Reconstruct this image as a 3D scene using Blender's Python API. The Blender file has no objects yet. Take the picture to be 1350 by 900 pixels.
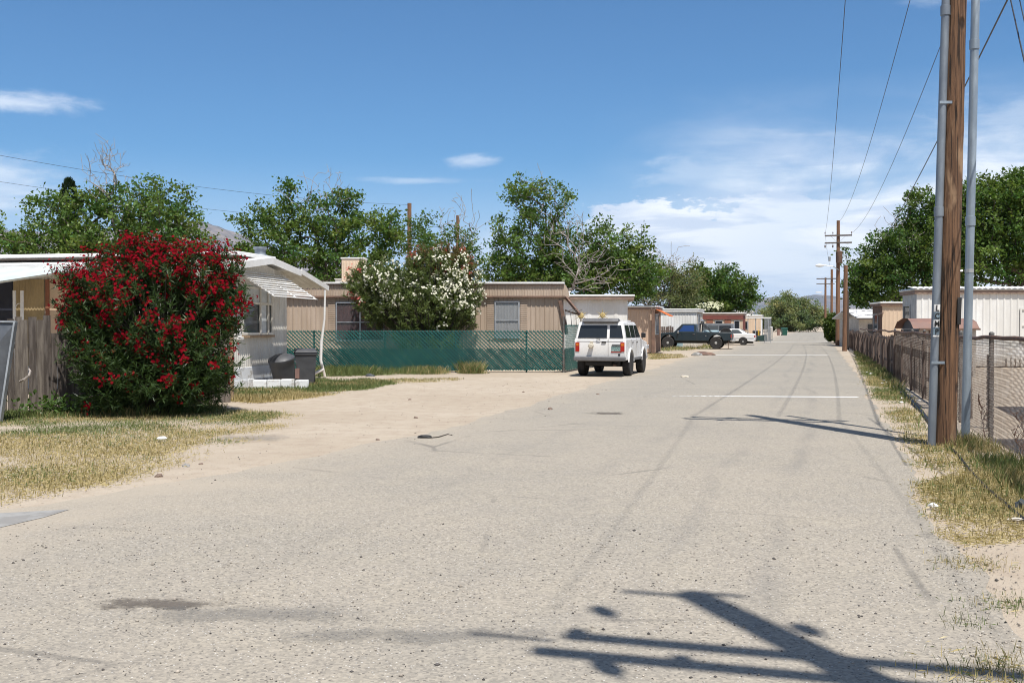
import bpy, bmesh, math, random
import numpy as np
from mathutils import Vector, Matrix
R = math.radians
rnd = random.Random(7)
scene = bpy.context.scene
COL = scene.collection

# ------------------------------------------------------------------ camera geometry (used to survey where things stand)
EYE = 1.6; F = 1350.0; PITCH = math.atan(20/1350)
cp, sp = math.cos(PITCH), math.sin(PITCH)
def ray(u, v):
    a = (u-675)/F; b = (450-v)/F
    return (a, cp+b*sp, -sp+b*cp)
def G(u, v, z=0.0):
    d = ray(u, v); t = (z-EYE)/d[2]
    return Vector((d[0]*t, d[1]*t, z))
def P(u, v, Y):
    d = ray(u, v); t = Y/d[1]
    return Vector((d[0]*t, Y, EYE+d[2]*t))
RD = Vector((.286, .958, 0)).normalized(); RR = Vector((RD.y, -RD.x, 0))      # along the road, across it to the right
def road(t, o, z=0): return RD*t + RR*o + Vector((0, 0, z))

# ------------------------------------------------------------------ objects
def tag(o, label=None, cat=None, group=None, kind=None):
    if label: o['label'] = label
    if cat: o['category'] = cat
    if group: o['group'] = group
    if kind: o['kind'] = kind
    return o
def empty(name, loc, label, cat, group=None, rz=0):
    o = bpy.data.objects.new(name, None); COL.objects.link(o)
    o.location = loc; o.rotation_euler = (0, 0, rz); o.empty_display_size = .2
    return tag(o, label, cat, group)
def copy_tree(o, parent=None):
    c = o.copy(); COL.objects.link(c)
    if parent: c.parent = parent
    for ch in [x for x in bpy.data.objects if x.parent == o]: copy_tree(ch, c)
    return c
def wloc(o):
    p = Vector((0, 0, 0))
    while o is not None: p += Vector(o.location); o = o.parent
    return p
class MB:
    def __init__(s): s.v = []; s.f = []; s.m = []
    def add(s, vs, fs, mi=0):
        n = len(s.v); s.v += [tuple(x) for x in vs]; s.f += [tuple(i+n for i in f) for f in fs]; s.m += [mi]*len(fs); return s
    def frame(s, o, a, b, c, mi=0):          # a box from a corner and three edge vectors
        o, a, b, c = map(Vector, (o, a, b, c))
        vs = [o, o+a, o+a+b, o+b, o+c, o+a+c, o+a+b+c, o+b+c]
        if a.cross(b).dot(c) > 0: fs = [(0,3,2,1),(4,5,6,7),(0,1,5,4),(1,2,6,5),(2,3,7,6),(3,0,4,7)]
        else: fs = [(0,1,2,3),(7,6,5,4),(4,5,1,0),(5,6,2,1),(6,7,3,2),(7,4,0,3)]
        return s.add(vs, fs, mi)
    def box(s, x0, x1, y0, y1, z0, z1, mi=0): return s.frame((x0,y0,z0), (x1-x0,0,0), (0,y1-y0,0), (0,0,z1-z0), mi)
    def beam(s, p, q, w, h, mi=0, up=(0,0,1)):
        p, q = Vector(p), Vector(q); d = q-p; u = Vector(up)
        if abs(d.normalized().dot(u)) > .98: u = Vector((0,1,0))
        sx = d.cross(u).normalized()*w; uz = sx.cross(d).normalized()*h
        return s.frame(p-sx/2-uz/2, d, sx, uz, mi)
    def tube(s, pts, r, n=8, mi=0, cap=True):
        pts = [Vector(p) for p in pts]; rs = r if isinstance(r, (list, tuple)) else [r]*len(pts)
        base = len(s.v); prev = None
        for i, p in enumerate(pts):
            d = (pts[min(i+1, len(pts)-1)]-pts[max(i-1, 0)]).normalized()
            if prev is None: a = d.cross(Vector((0,0,1)) if abs(d.z) < .95 else Vector((1,0,0))).normalized()
            else: a = (prev-d*prev.dot(d)).normalized()
            prev = a; b = d.cross(a)
            for k in range(n):
                t = 2*math.pi*k/n; s.v.append(tuple(p+(a*math.cos(t)+b*math.sin(t))*rs[i]))
        for i in range(len(pts)-1):
            for k in range(n):
                s.f.append((base+i*n+k, base+i*n+(k+1)%n, base+(i+1)*n+(k+1)%n, base+(i+1)*n+k)); s.m.append(mi)
        if cap:
            s.f.append(tuple(base+k for k in reversed(range(n)))); s.f.append(tuple(base+(len(pts)-1)*n+k for k in range(n))); s.m += [mi, mi]
        return s
    def lathe(s, prof, c, axis='z', n=20, mi=0):     # prof: (radius, along axis)
        base = len(s.v); c = Vector(c)
        for r, h in prof:
            for k in range(n):
                t = 2*math.pi*k/n; x, y = r*math.cos(t), r*math.sin(t)
                q = {'z': (x, y, h), 'y': (x, h, -y), 'x': (h, x, y)}[axis]
                s.v.append(tuple(c+Vector(q)))
        for i in range(len(prof)-1):
            for k in range(n):
                s.f.append((base+i*n+k, base+i*n+(k+1)%n, base+(i+1)*n+(k+1)%n, base+(i+1)*n+k)); s.m.append(mi)
        s.f.append(tuple(base+k for k in reversed(range(n)))); s.f.append(tuple(base+(len(prof)-1)*n+k for k in range(n))); s.m += [mi, mi]
        return s
    def prism(s, poly, a, b, off, mi=0, taper=None):  # poly of (x,z) extruded over y=a..b (local)
        n = len(poly); vs = []
        for y in (a, b):
            for x, z in poly:
                yy = y if taper is None else y-math.copysign(taper[1]*max(0, z-taper[0]), y)
                vs.append((x+off[0], yy+off[1], z+off[2]))
        fs = [tuple(range(n)), tuple(reversed(range(n, 2*n)))]
        for i in range(n): fs.append((i, i+n, (i+1) % n+n, (i+1) % n))
        return s.add(vs, fs, mi)
    def slab(s, q, t, mi=0):                 # quad (4 points, counter-clockwise seen from outside) thickened outward by t
        q = [Vector(p) for p in q]; nrm = (q[1]-q[0]).cross(q[3]-q[0]).normalized()*t
        return s.add([p for p in q]+[p+nrm for p in q], [(3,2,1,0),(4,5,6,7),(0,1,5,4),(1,2,6,5),(2,3,7,6),(3,0,4,7)], mi)
    def build(s, name, mats, parent=None, local=False, smooth=False, bevel=0, loc=None, seg=2):
        me = bpy.data.meshes.new(name)
        off = Vector((0,0,0))
        if loc is not None: off = Vector(loc)
        elif parent is not None and not local: off = wloc(parent)
        vs = s.v if off.length == 0 else [(x-off.x, y-off.y, z-off.z) for x, y, z in s.v]
        me.from_pydata(vs, [], s.f); me.update()
        mats = mats if isinstance(mats, (list, tuple)) else [mats]
        for m in mats: me.materials.append(m)
        if len(mats) > 1: me.polygons.foreach_set('material_index', s.m)
        bm = bmesh.new(); bm.from_mesh(me); bmesh.ops.recalc_face_normals(bm, faces=bm.faces); bm.to_mesh(me); bm.free()
        if smooth:
            me.polygons.foreach_set('use_smooth', [True]*len(me.polygons))
            try: me.set_sharp_from_angle(angle=R(38))
            except Exception: pass
        o = bpy.data.objects.new(name, me); COL.objects.link(o)
        if parent is not None: o.parent = parent
        elif loc is not None: o.location = loc
        if bevel:
            b = o.modifiers.new('b', 'BEVEL'); b.width = bevel; b.segments = seg; b.limit_method = 'ANGLE'; b.angle_limit = R(35)
            me.polygons.foreach_set('use_smooth', [True]*len(me.polygons))
            try: me.set_sharp_from_angle(angle=R(60))
            except Exception: pass
        return o

def fast_mesh(name, V, Fq, mat, parent=None, col=None, loc=None, smooth=False):
    V = np.asarray(V, dtype=np.float32); Fq = np.asarray(Fq, dtype=np.int32)
    off = wloc(parent) if parent is not None else Vector(loc or (0,0,0))
    V = V-np.array(off, dtype=np.float32)
    me = bpy.data.meshes.new(name); k = Fq.shape[1]
    me.vertices.add(len(V)); me.vertices.foreach_set('co', V.ravel())
    me.loops.add(Fq.size); me.loops.foreach_set('vertex_index', Fq.ravel())
    me.polygons.add(len(Fq)); me.polygons.foreach_set('loop_start', np.arange(0, Fq.size, k, dtype=np.int32))
    me.polygons.foreach_set('loop_total', np.full(len(Fq), k, dtype=np.int32))
    me.update(calc_edges=True)
    if smooth: me.polygons.foreach_set('use_smooth', [True]*len(Fq))
    if col is not None:
        at = me.color_attributes.new('Col', 'FLOAT_COLOR', 'POINT')
        c4 = np.ones((len(V), 4), dtype=np.float32); c4[:, :3] = col; at.data.foreach_set('color', c4.ravel())
    me.materials.append(mat)
    o = bpy.data.objects.new(name, me); COL.objects.link(o)
    if parent is not None: o.parent = parent
    else: o.location = off
    return o

# ------------------------------------------------------------------ materials
class N:
    def __init__(s, m): s.m = m; m.use_nodes = True; s.t = m.node_tree; s.t.nodes.clear()
    def new(s, ty, **k):
        n = s.t.nodes.new(ty)
        for a, b in k.items(): setattr(n, a, b)
        return n
    def link(s, a, b): s.t.links.new(a, b)
    def val(s, sock, x):
        if hasattr(x, 'links') or isinstance(x, bpy.types.NodeSocket): s.link(x, sock)
        else:
            if isinstance(x, (tuple, list)) and len(x) == 3 and sock.type == 'RGBA': x = (*x, 1)
            sock.default_value = x
    def math(s, op, a, b=0.0, c=None, clamp=False):
        n = s.new('ShaderNodeMath', operation=op); n.use_clamp = clamp; s.val(n.inputs[0], a); s.val(n.inputs[1], b)
        if c is not None: s.val(n.inputs[2], c)
        return n.outputs[0]
    def ramp(s, x, a, b, lo=0., hi=1., smooth=True):
        n = s.new('ShaderNodeMapRange'); n.interpolation_type = 'SMOOTHSTEP' if smooth else 'LINEAR'
        s.val(n.inputs['Value'], x); s.val(n.inputs['From Min'], a); s.val(n.inputs['From Max'], b); s.val(n.inputs['To Min'], lo); s.val(n.inputs['To Max'], hi)
        return n.outputs[0]
    def mix(s, f, a, b, bt='MIX'):
        n = s.new('ShaderNodeMix', data_type='RGBA', blend_type=bt); s.val(n.inputs[0], f); s.val(n.inputs[6], a); s.val(n.inputs[7], b)
        return n.outputs[2]
    def coord(s, scale=(1,1,1), which='Object'):
        t = s.new('ShaderNodeTexCoord'); mp = s.new('ShaderNodeMapping'); mp.inputs['Scale'].default_value = scale
        s.link(t.outputs[which], mp.inputs['Vector']); return mp.outputs[0]
    def noise(s, vec, scale, detail=4, rough=.55, dist=0):
        n = s.new('ShaderNodeTexNoise'); s.link(vec, n.inputs['Vector']); n.inputs['Scale'].default_value = scale
        n.inputs['Detail'].default_value = detail; n.inputs['Roughness'].default_value = rough; n.inputs['Distortion'].default_value = dist
        return n.outputs['Fac']
    def vor(s, vec, scale, out='Distance', feature='F1', rand=1.0):
        n = s.new('ShaderNodeTexVoronoi', feature=feature); s.link(vec, n.inputs['Vector']); n.inputs['Scale'].default_value = scale; n.inputs['Randomness'].default_value = rand
        return n.outputs[out]
    def bump(s, h, strength=.3, dist=.01):
        n = s.new('ShaderNodeBump'); n.inputs['Strength'].default_value = strength; n.inputs['Distance'].default_value = dist; s.link(h, n.inputs['Height']); return n.outputs[0]
    def principled(s, col, rough=.7, metal=0., normal=None, **k):
        p = s.new('ShaderNodeBsdfPrincipled'); o = s.new('ShaderNodeOutputMaterial'); s.val(p.inputs['Base Color'], col); s.val(p.inputs['Roughness'], rough); s.val(p.inputs['Metallic'], metal)
        if normal is not None: s.link(normal, p.inputs['Normal'])
        for a, b in k.items(): s.val(p.inputs[a.replace('_', ' ')], b)
        s.link(p.outputs[0], o.inputs['Surface']); return p
def mat(name, c, rough=.7, metal=0., c2=None, scale=3, stretch=(1,1,1), lo=.4, hi=.62, bump=0, bscale=30, dirt=None, spec=None):
    n = N(bpy.data.materials.new(name)); v = n.coord(stretch)
    c2 = c2 or tuple(x*.8 for x in c)
    col = n.mix(n.ramp(n.noise(v, scale, 6, .62), lo, hi), c2, c)
    fine = n.noise(n.coord((1,1,1)), scale*11, 3)
    col = n.mix(n.ramp(fine, .35, .65, 0., .25), col, tuple(x*.78 for x in c))
    if dirt:                                # dirt = (colour, height over which it reaches from the base)
        sep = n.new('ShaderNodeSeparateXYZ'); n.link(n.coord(), sep.inputs[0])
        h = n.math('ADD', sep.outputs[2], n.math('MULTIPLY', n.noise(v, 4, 5), -dirt[1]))
        col = n.mix(n.ramp(h, -.3*dirt[1], dirt[1]*.5, .8, 0.), col, dirt[0])
    nm = n.bump(n.noise(v, bscale, 4), bump, .01) if bump else None
    p = n.principled(col, n.ramp(n.noise(v, scale*2, 3), .3, .7, max(0, rough-.08), min(1, rough+.08)), metal, nm)
    if spec is not None: p.inputs['Specular IOR Level'].default_value = spec
    return n.m
def leafmat(name, tint=(1,1,1), trans=.34, gloss=.018):
    n = N(bpy.data.materials.new(name)); a = n.new('ShaderNodeAttribute', attribute_name='Col')
    c = n.mix(1, a.outputs['Color'], tint, 'MULTIPLY')
    d = n.new('ShaderNodeBsdfDiffuse'); n.link(c, d.inputs[0])
    t = n.new('ShaderNodeBsdfTranslucent'); n.link(n.mix(1, c, (1.1, 1.15, .55), 'MULTIPLY'), t.inputs[0])
    g = n.new('ShaderNodeBsdfGlossy'); g.inputs['Roughness'].default_value = .42; g.inputs[0].default_value = (.9,.9,.9,1)
    m1 = n.new('ShaderNodeMixShader'); m1.inputs[0].default_value = trans; n.link(d.outputs[0], m1.inputs[1]); n.link(t.outputs[0], m1.inputs[2])
    m2 = n.new('ShaderNodeMixShader'); m2.inputs[0].default_value = gloss; n.link(m1.outputs[0], m2.inputs[1]); n.link(g.outputs[0], m2.inputs[2])
    o = n.new('ShaderNodeOutputMaterial'); n.link(m2.outputs[0], o.inputs[0]); return n.m
def glass(name, tint=(.02,.025,.03), clear=0.):
    n = N(bpy.data.materials.new(name)); p = n.new('ShaderNodeBsdfPrincipled'); p.inputs['Base Color'].default_value = (*tint, 1)
    p.inputs['Roughness'].default_value = .06; p.inputs['Specular IOR Level'].default_value = .6
    o = n.new('ShaderNodeOutputMaterial')
    if clear:
        t = n.new('ShaderNodeBsdfTransparent'); m = n.new('ShaderNodeMixShader'); m.inputs[0].default_value = clear
        n.link(p.outputs[0], m.inputs[1]); n.link(t.outputs[0], m.inputs[2]); n.link(m.outputs[0], o.inputs[0])
    else: n.link(p.outputs[0], o.inputs[0])
    return n.m
M = {}
M['white'] = mat('white_painted_metal', (.80,.80,.78), .5, c2=(.72,.71,.68), scale=1.2, dirt=((.5,.45,.38), .5))
M['whitefar'] = mat('white_siding', (.82,.82,.80), .5, c2=(.70,.69,.65), scale=1.4, stretch=(1,1,.25), dirt=((.5,.45,.38), .6))
M['patio'] = mat('weathered_corrugated_white', (.60,.66,.66), .6, c2=(.50,.56,.56), scale=2, stretch=(1,.3,1))
M['roofwhite'] = mat('white_coated_roof', (.84,.84,.83), .5, c2=(.74,.74,.72), scale=1.5)
M['offwhite'] = mat('aged_cream_siding', (.70,.68,.62), .65, c2=(.56,.53,.47), scale=1.8, stretch=(1,1,.25), dirt=((.36,.31,.25), .6))
M['skirtwhite'] = mat('peeling_white_block', (.72,.74,.75), .85, c2=(.42,.40,.36), scale=5, lo=.36, hi=.5, bump=.5, bscale=12)
M['tan'] = mat('tan_siding', (.50,.40,.315), .6, c2=(.42,.33,.25), scale=1.6, stretch=(1,1,.22), dirt=((.33,.27,.21), .7))
M['peach'] = mat('peach_siding', (.60,.44,.33), .6, c2=(.55,.41,.31), scale=1)
M['peach2'] = mat('pale_peach_siding', (.68,.52,.38), .6, c2=(.62,.48,.35), scale=1)
M['brown'] = mat('brown_trim', (.20,.12,.085), .7, c2=(.13,.08,.06), scale=3)
M['browntrim'] = mat('weathered_brown_fascia', (.30,.21,.16), .7, c2=(.22,.15,.12), scale=3)
M['darktrim'] = mat('dark_trim', (.07,.055,.045), .7, scale=3)
M['red'] = mat('red_brown_siding', (.20,.06,.045), .6, c2=(.16,.05,.04), scale=1)
M['orange'] = mat('orange_awning_metal', (.62,.16,.04), .55, scale=2)
M['alu'] = mat('aluminium', (.55,.57,.58), .42, .7, c2=(.45,.47,.49), scale=4)
M['galv'] = mat('galvanised_steel', (.36,.43,.49), .5, .55, c2=(.28,.34,.40), scale=5, stretch=(1,1,.3))
M['galv2'] = mat('dull_galvanised_pipe', (.26,.30,.34), .5, .5, c2=(.20,.23,.27), scale=5, stretch=(1,1,.3))
M['greypost'] = mat('weathered_steel_post', (.22,.22,.21), .6, .5, c2=(.14,.12,.11), scale=6)
M['rust'] = mat('rusty_steel', (.16,.09,.06), .8, .2, c2=(.09,.06,.05), scale=8)
M['linkwire'] = mat('rusty_chain_wire', (.27,.24,.22), .6, .4, c2=(.14,.10,.08), scale=6)
M['greywood'] = mat('grey_weathered_wood', (.165,.142,.125), .9, c2=(.07,.056,.048), scale=6, stretch=(4,4,.35), bump=.5, bscale=40)
M['brownwood'] = mat('brown_weathered_wood', (.19,.14,.115), .9, c2=(.095,.07,.06), scale=6, stretch=(4,4,.35), bump=.5, bscale=40)
M['paleboard'] = mat('paler_weathered_wood', (.23,.20,.17), .9, c2=(.12,.10,.085), scale=6, stretch=(4,4,.35), bump=.5, bscale=40)
M['rawwood'] = mat('raw_tan_wood', (.42,.30,.19), .85, c2=(.30,.21,.13), scale=6, stretch=(4,4,.35))
M['polefar'] = mat('far_pole_wood', (.24,.13,.075), .85, c2=(.16,.085,.05), scale=4, stretch=(3,3,.3))
M['teal'] = mat('teal_vinyl_slat', (.022,.135,.122), .4, c2=(.014,.10,.09), scale=3)
M['teal2'] = mat('dark_teal_mesh', (.008,.075,.07), .5, c2=(.006,.05,.05), scale=3)
M['plasticdark'] = mat('dark_grey_bin_plastic', (.075,.078,.085), .5, c2=(.06,.062,.068), scale=4)
M['binblack'] = mat('black_bin_plastic', (.02,.02,.022), .5, scale=4)
M['bingreen'] = mat('green_bin_plastic', (.015,.10,.07), .5, scale=4)
M['bindkgreen'] = mat('dark_green_bin_plastic', (.02,.05,.045), .5, scale=4)
M['yellow'] = mat('yellow_painted_post', (.62,.38,.04), .6, scale=5)
M['carwhite'] = mat('white_car_paint', (.80,.80,.79), .28, c2=(.77,.76,.74), scale=1.5, dirt=((.55,.48,.40), .35))
M['carblue'] = mat('dark_blue_car_paint', (.016,.030,.040), .35, c2=(.022,.036,.045), scale=2, dirt=((.10,.08,.07), .3))
M['carpale'] = mat('pale_blue_car_paint', (.36,.50,.56), .4, scale=2)
M['cargrey'] = mat('grey_car_paint', (.16,.17,.18), .35, scale=2)
M['carsilver'] = mat('silver_car_paint', (.32,.34,.36), .3, .3, scale=2)
M['rubber'] = mat('tyre_rubber', (.022,.021,.021), .85, c2=(.035,.032,.03), scale=9)
M['bumpergrey'] = mat('grey_bumper', (.15,.15,.155), .5, scale=4)
M['chrome'] = mat('chrome', (.75,.75,.75), .2, .9, c2=(.6,.6,.6), scale=8)
M['rim'] = mat('pale_alloy_rim', (.55,.55,.54), .35, .3, c2=(.42,.42,.41), scale=8)
M['taillight'] = mat('red_light_lens', (.42,.02,.012), .25, c2=(.36,.018,.012), scale=4)
M['amber'] = mat('amber_light_lens', (.65,.17,.02), .25, scale=4)
M['under'] = mat('underbody', (.02,.019,.018), .8, scale=4)
M['glassdark'] = glass('dark_glass'); M['glassblue'] = glass('blue_tinted_glass', (.015,.05,.17)); M['glassgrey'] = glass('grey_glass', (.07,.08,.085))
M['glassclear'] = glass('clear_glass', (.10,.12,.13), .72)
M['curtainred'] = mat('maroon_curtain', (.22,.085,.085), .9, c2=(.14,.05,.05), scale=4, stretch=(3,3,.3))
M['curtainwhite'] = mat('white_curtain', (.80,.80,.80), .9, c2=(.68,.68,.70), scale=6, stretch=(3,3,.4))
M['blind'] = mat('grey_blind', (.60,.63,.64), .8, scale=4)
M['plate'] = mat('teal_number_plate', (.10,.22,.21), .5, c2=(.35,.40,.38), scale=40, lo=.45, hi=.55)
M['shedroof'] = mat('rusty_brown_shed_roof', (.26,.145,.11), .7, c2=(.20,.12,.10), scale=3)
M['shedwall'] = mat('pale_shed_wall', (.55,.51,.45), .7, c2=(.44,.40,.35), scale=3)
M['sheetmetal'] = mat('grey_blue_sheet_metal', (.13,.145,.165), .55, .3, c2=(.09,.10,.115), scale=2)
M['edgemetal'] = mat('pale_metal_edge', (.42,.46,.50), .5, .3, scale=3)
M['tarp'] = mat('dark_blue_tarpaulin', (.022,.028,.05), .7, scale=3)
M['yellowsiding'] = mat('yellowish_siding', (.44,.34,.19), .7, scale=2)
M['pinkwood'] = mat('red_brown_door_trim', (.30,.12,.07), .7, scale=3)
M['sun'] = mat('yellow_sun_ornament', (.55,.42,.18), .6, c2=(.40,.30,.12), scale=10)
M['cream'] = mat('cream_cup', (.62,.56,.45), .6, scale=6)
M['concrete'] = mat('pale_concrete', (.32,.315,.30), .9, c2=(.25,.24,.225), scale=4, bump=.3)
M['paper'] = mat('white_litter', (.78,.78,.76), .8, scale=9)
M['stone'] = mat('brown_stone', (.24,.18,.14), .9, c2=(.15,.10,.08), scale=9, bump=.4)
M['black'] = mat('black_rubber_pipe', (.018,.018,.018), .6, scale=6)
M['cable'] = mat('overhead_cable', (.035,.035,.04), .6, scale=2)
M['ceramic'] = mat('insulator_ceramic', (.16,.11,.09), .3, scale=5)
M['letterwhite'] = mat('white_sticker', (.82,.82,.80), .6, scale=9)
M['letterblack'] = mat('black_letter', (.015,.015,.015), .6, scale=9)
M['letterblue'] = mat('pale_blue_sticker', (.22,.30,.36), .6, scale=9)
M['bark'] = mat('bark', (.15,.12,.10), .95, c2=(.09,.07,.06), scale=5, stretch=(2,2,.4))
M['deadwood'] = mat('grey_dead_wood', (.42,.38,.35), .95, c2=(.28,.25,.23), scale=6)
M['darkbark'] = mat('dark_bark', (.06,.05,.04), .95, scale=6)
M['leaf'] = leafmat('leaf'); M['flower'] = leafmat('petal', trans=.18, gloss=.0); M['blade'] = leafmat('grass_blade', trans=.25, gloss=.02)

def pole_mat():
    n = N(bpy.data.materials.new('old_pole_wood')); v = n.coord((1,1,.03)); v2 = n.coord((1,1,.3))
    a = n.noise(v, 42, 8, .72, .5); b = n.noise(v2, 5, 4)
    col = n.mix(n.ramp(a, .32, .68), (.055,.028,.017), (.25,.135,.07))
    col = n.mix(n.ramp(b, .55, .72), col, (.34,.22,.13))
    crack = n.ramp(n.noise(n.coord((1,1,.035)), 30, 4, .55, .3), .43, .36)
    col = n.mix(crack, col, (.03,.018,.012))
    knots = n.ramp(n.vor(n.coord((1,1,.55)), 2.6), .16, .05)
    col = n.mix(knots, col, (.05,.028,.018))
    h = n.math('SUBTRACT', a, n.math('ADD', crack, knots))
    n.principled(col, .85, 0, n.bump(h, .9, .03)); return n.m
M['pole'] = pole_mat()

def road_mat():
    n = N(bpy.data.materials.new('worn_chip_seal')); v = n.coord()
    big = n.noise(v, .35, 5, .6); mid = n.noise(v, 2.2, 5, .6)
    base = n.mix(n.ramp(big, .35, .65), (.352,.318,.266), (.318,.292,.249))
    base = n.mix(n.ramp(mid, .4, .7, 0, .5), base, (.36,.325,.265))
    # stone chips: colour per cell, dark pits in between
    vc = n.new('ShaderNodeTexVoronoi'); n.link(v, vc.inputs['Vector']); vc.inputs['Scale'].default_value = 62
    sepc = n.new('ShaderNodeSeparateColor'); n.link(vc.outputs['Color'], sepc.inputs[0])
    chip = n.mix(n.ramp(sepc.outputs[0], 0, 1, 0, 1, False), (.74,.74,.75), (1.22,1.20,1.17))
    col = n.mix(.85, base, n.mix(1, base, chip, 'MULTIPLY'))
    darkchip = n.math('MULTIPLY', n.math('GREATER_THAN', sepc.outputs[1], .90), n.ramp(vc.outputs['Distance'], .55, .35))
    col = n.mix(n.math('MULTIPLY', darkchip, .6), col, (.07,.065,.065))
    whitechip = n.math('MULTIPLY', n.math('GREATER_THAN', sepc.outputs[2], .95), n.ramp(vc.outputs['Distance'], .45, .3))
    col = n.mix(n.math('MULTIPLY', whitechip, .7), col, (.72,.70,.66))
    v2 = n.new('ShaderNodeTexVoronoi'); n.link(v, v2.inputs['Vector']); v2.inputs['Scale'].default_value = 34
    s2 = n.new('ShaderNodeSeparateColor'); n.link(v2.outputs['Color'], s2.inputs[0])
    pit = n.math('MULTIPLY', n.math('GREATER_THAN', s2.outputs[0], .84), n.ramp(n.math('ADD', v2.outputs['Distance'], n.math('MULTIPLY', n.noise(v, 60, 2), .3)), .36, .26))
    col = n.mix(n.math('MULTIPLY', pit, .45), col, (.16,.15,.14))
    # across-the-road coordinate, wheel paths and worn grey bands
    sep = n.new('ShaderNodeSeparateXYZ'); n.link(v, sep.inputs[0])
    off = n.math('SUBTRACT', n.math('MULTIPLY', sep.outputs[0], RR.x), n.math('MULTIPLY', sep.outputs[1], -RR.y))
    wob = n.math('ADD', off, n.math('MULTIPLY', n.math('SUBTRACT', n.noise(v, .12, 2), .5), 1.6))
    patch = n.noise(n.coord((.6,.25,1)), 1.5, 4, .6)
    for c, w, s in ((-.25, .16, .30), (-.95, .14, .22), (-2.1, .22, .18), (-3.6, .2, .14)):
        band = n.ramp(n.math('ABSOLUTE', n.math('SUBTRACT', wob, c)), w, 0)
        col = n.mix(n.math('MULTIPLY', n.math('MULTIPLY', band, s), n.ramp(patch, .35, .65)), col, (.16,.155,.15))
    # the lane beyond is greyer than the dusty mouth of the lane
    far = n.ramp(n.math('ADD', sep.outputs[1], n.math('MULTIPLY', n.noise(v, .3, 3), 12)), 16, 44)
    col = n.mix(n.math('MULTIPLY', far, .5), col, n.mix(1, col, (.86,.90,.95), 'MULTIPLY'))
    # dust blown over from the left verge
    dust = n.ramp(n.math('ADD', off, n.math('MULTIPLY', n.noise(v, .8, 6, .65), 4.0)), -2.2, -5.4)
    col = n.mix(n.math('MULTIPLY', dust, .9), col, n.mix(n.noise(v, 25, 3), (.455,.395,.315), (.37,.32,.255)))
    dust2 = n.ramp(n.math('ADD', off, n.math('MULTIPLY', n.noise(v, 1.3, 6, .65), -1.6)), .0, 1.1)
    dust2 = n.math('MULTIPLY', dust2, n.ramp(sep.outputs[1], 11, 6))
    col = n.mix(n.math('MULTIPLY', dust2, .8), col, (.43,.37,.295))
    # fine wandering cracks
    cr = n.vor(n.mix(.06, v, n.new('ShaderNodeTexNoise').outputs['Color']), .33, 'Distance', 'DISTANCE_TO_EDGE')
    crk = n.math('MULTIPLY', n.ramp(cr, .012, .002), n.ramp(n.noise(v, .5, 2), .52, .66))
    col = n.mix(n.math('MULTIPLY', crk, .45), col, (.10,.095,.09))
    h = n.math('ADD', n.math('MULTIPLY', sepc.outputs[0], .5), n.math('MULTIPLY', pit, -1.2))
    n.principled(col, .93, 0, n.bump(h, .55, .006), Specular_IOR_Level=.2); return n.m
M['road'] = road_mat()
def dirt_mat():
    n = N(bpy.data.materials.new('sandy_dirt')); v = n.coord()
    a = n.noise(v, .25, 6, .6); b = n.noise(v, 3, 6, .65); c = n.noise(v, 45, 3, .7)
    col = n.mix(n.ramp(a, .35, .65), (.43,.365,.285), (.49,.425,.34))
    col = n.mix(n.ramp(b, .42, .7, 0, .6), col, (.36,.29,.225))
    vc = n.new('ShaderNodeTexVoronoi'); n.link(v, vc.inputs['Vector']); vc.inputs['Scale'].default_value = 24
    s = n.new('ShaderNodeSeparateColor'); n.link(vc.outputs['Color'], s.inputs[0])
    peb = n.math('MULTIPLY', n.math('GREATER_THAN', s.outputs[0], .88), n.ramp(vc.outputs['Distance'], .34, .24))
    col = n.mix(n.math('MULTIPLY', peb, .65), col, n.mix(s.outputs[1], (.16,.12,.10), (.55,.48,.42)))
    col = n.mix(n.ramp(c, .3, .7, 0, .3), col, (.30,.235,.18))
    n.principled(col, .97, 0, n.bump(n.math('ADD', n.math('MULTIPLY', b, 2), n.math('ADD', c, peb)), .5, .02), Specular_IOR_Level=.15); return n.m
M['dirt'] = dirt_mat()
def paint_mat():
    n = N(bpy.data.materials.new('worn_white_paint')); v = n.coord()
    sep = n.new('ShaderNodeSeparateXYZ'); n.link(v, sep.inputs[0])
    worn = n.ramp(n.math('ADD', n.noise(v, 9, 6, .7), n.ramp(sep.outputs[0], 2.5, 6.5, -.12, .18)), .44, .56)
    p = n.principled((.78,.78,.76), .8); t = n.new('ShaderNodeBsdfTransparent'); m = n.new('ShaderNodeMixShader')
    o = [x for x in n.t.nodes if x.type == 'OUTPUT_MATERIAL'][0]
    n.link(worn, m.inputs[0]); n.link(t.outputs[0], m.inputs[1]); n.link(p.outputs[0], m.inputs[2]); n.link(m.outputs[0], o.inputs[0]); return n.m
M['paint'] = paint_mat()
def stain_mat(name, col, dens=.5, sc=3):
    n = N(bpy.data.materials.new(name)); v = n.coord(); g = n.coord((1,1,1), 'Generated')
    c = n.new('ShaderNodeVectorMath', operation='DISTANCE'); n.link(g, c.inputs[0]); c.inputs[1].default_value = (.5,.5,.5)
    e = n.ramp(n.math('ADD', c.outputs['Value'], n.math('MULTIPLY', n.noise(v, sc, 7, .75), 1.1)), .92, .62)
    p = n.principled(n.mix(n.noise(v, 40, 4, .7), tuple(x*.7 for x in col), tuple(x*1.3 for x in col)), .95); t = n.new('ShaderNodeBsdfTransparent'); m = n.new('ShaderNodeMixShader')
    o = [x for x in n.t.nodes if x.type == 'OUTPUT_MATERIAL'][0]
    n.link(n.math('MULTIPLY', e, dens), m.inputs[0]); n.link(t.outputs[0], m.inputs[1]); n.link(p.outputs[0], m.inputs[2]); n.link(m.outputs[0], o.inputs[0]); return n.m
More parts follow.
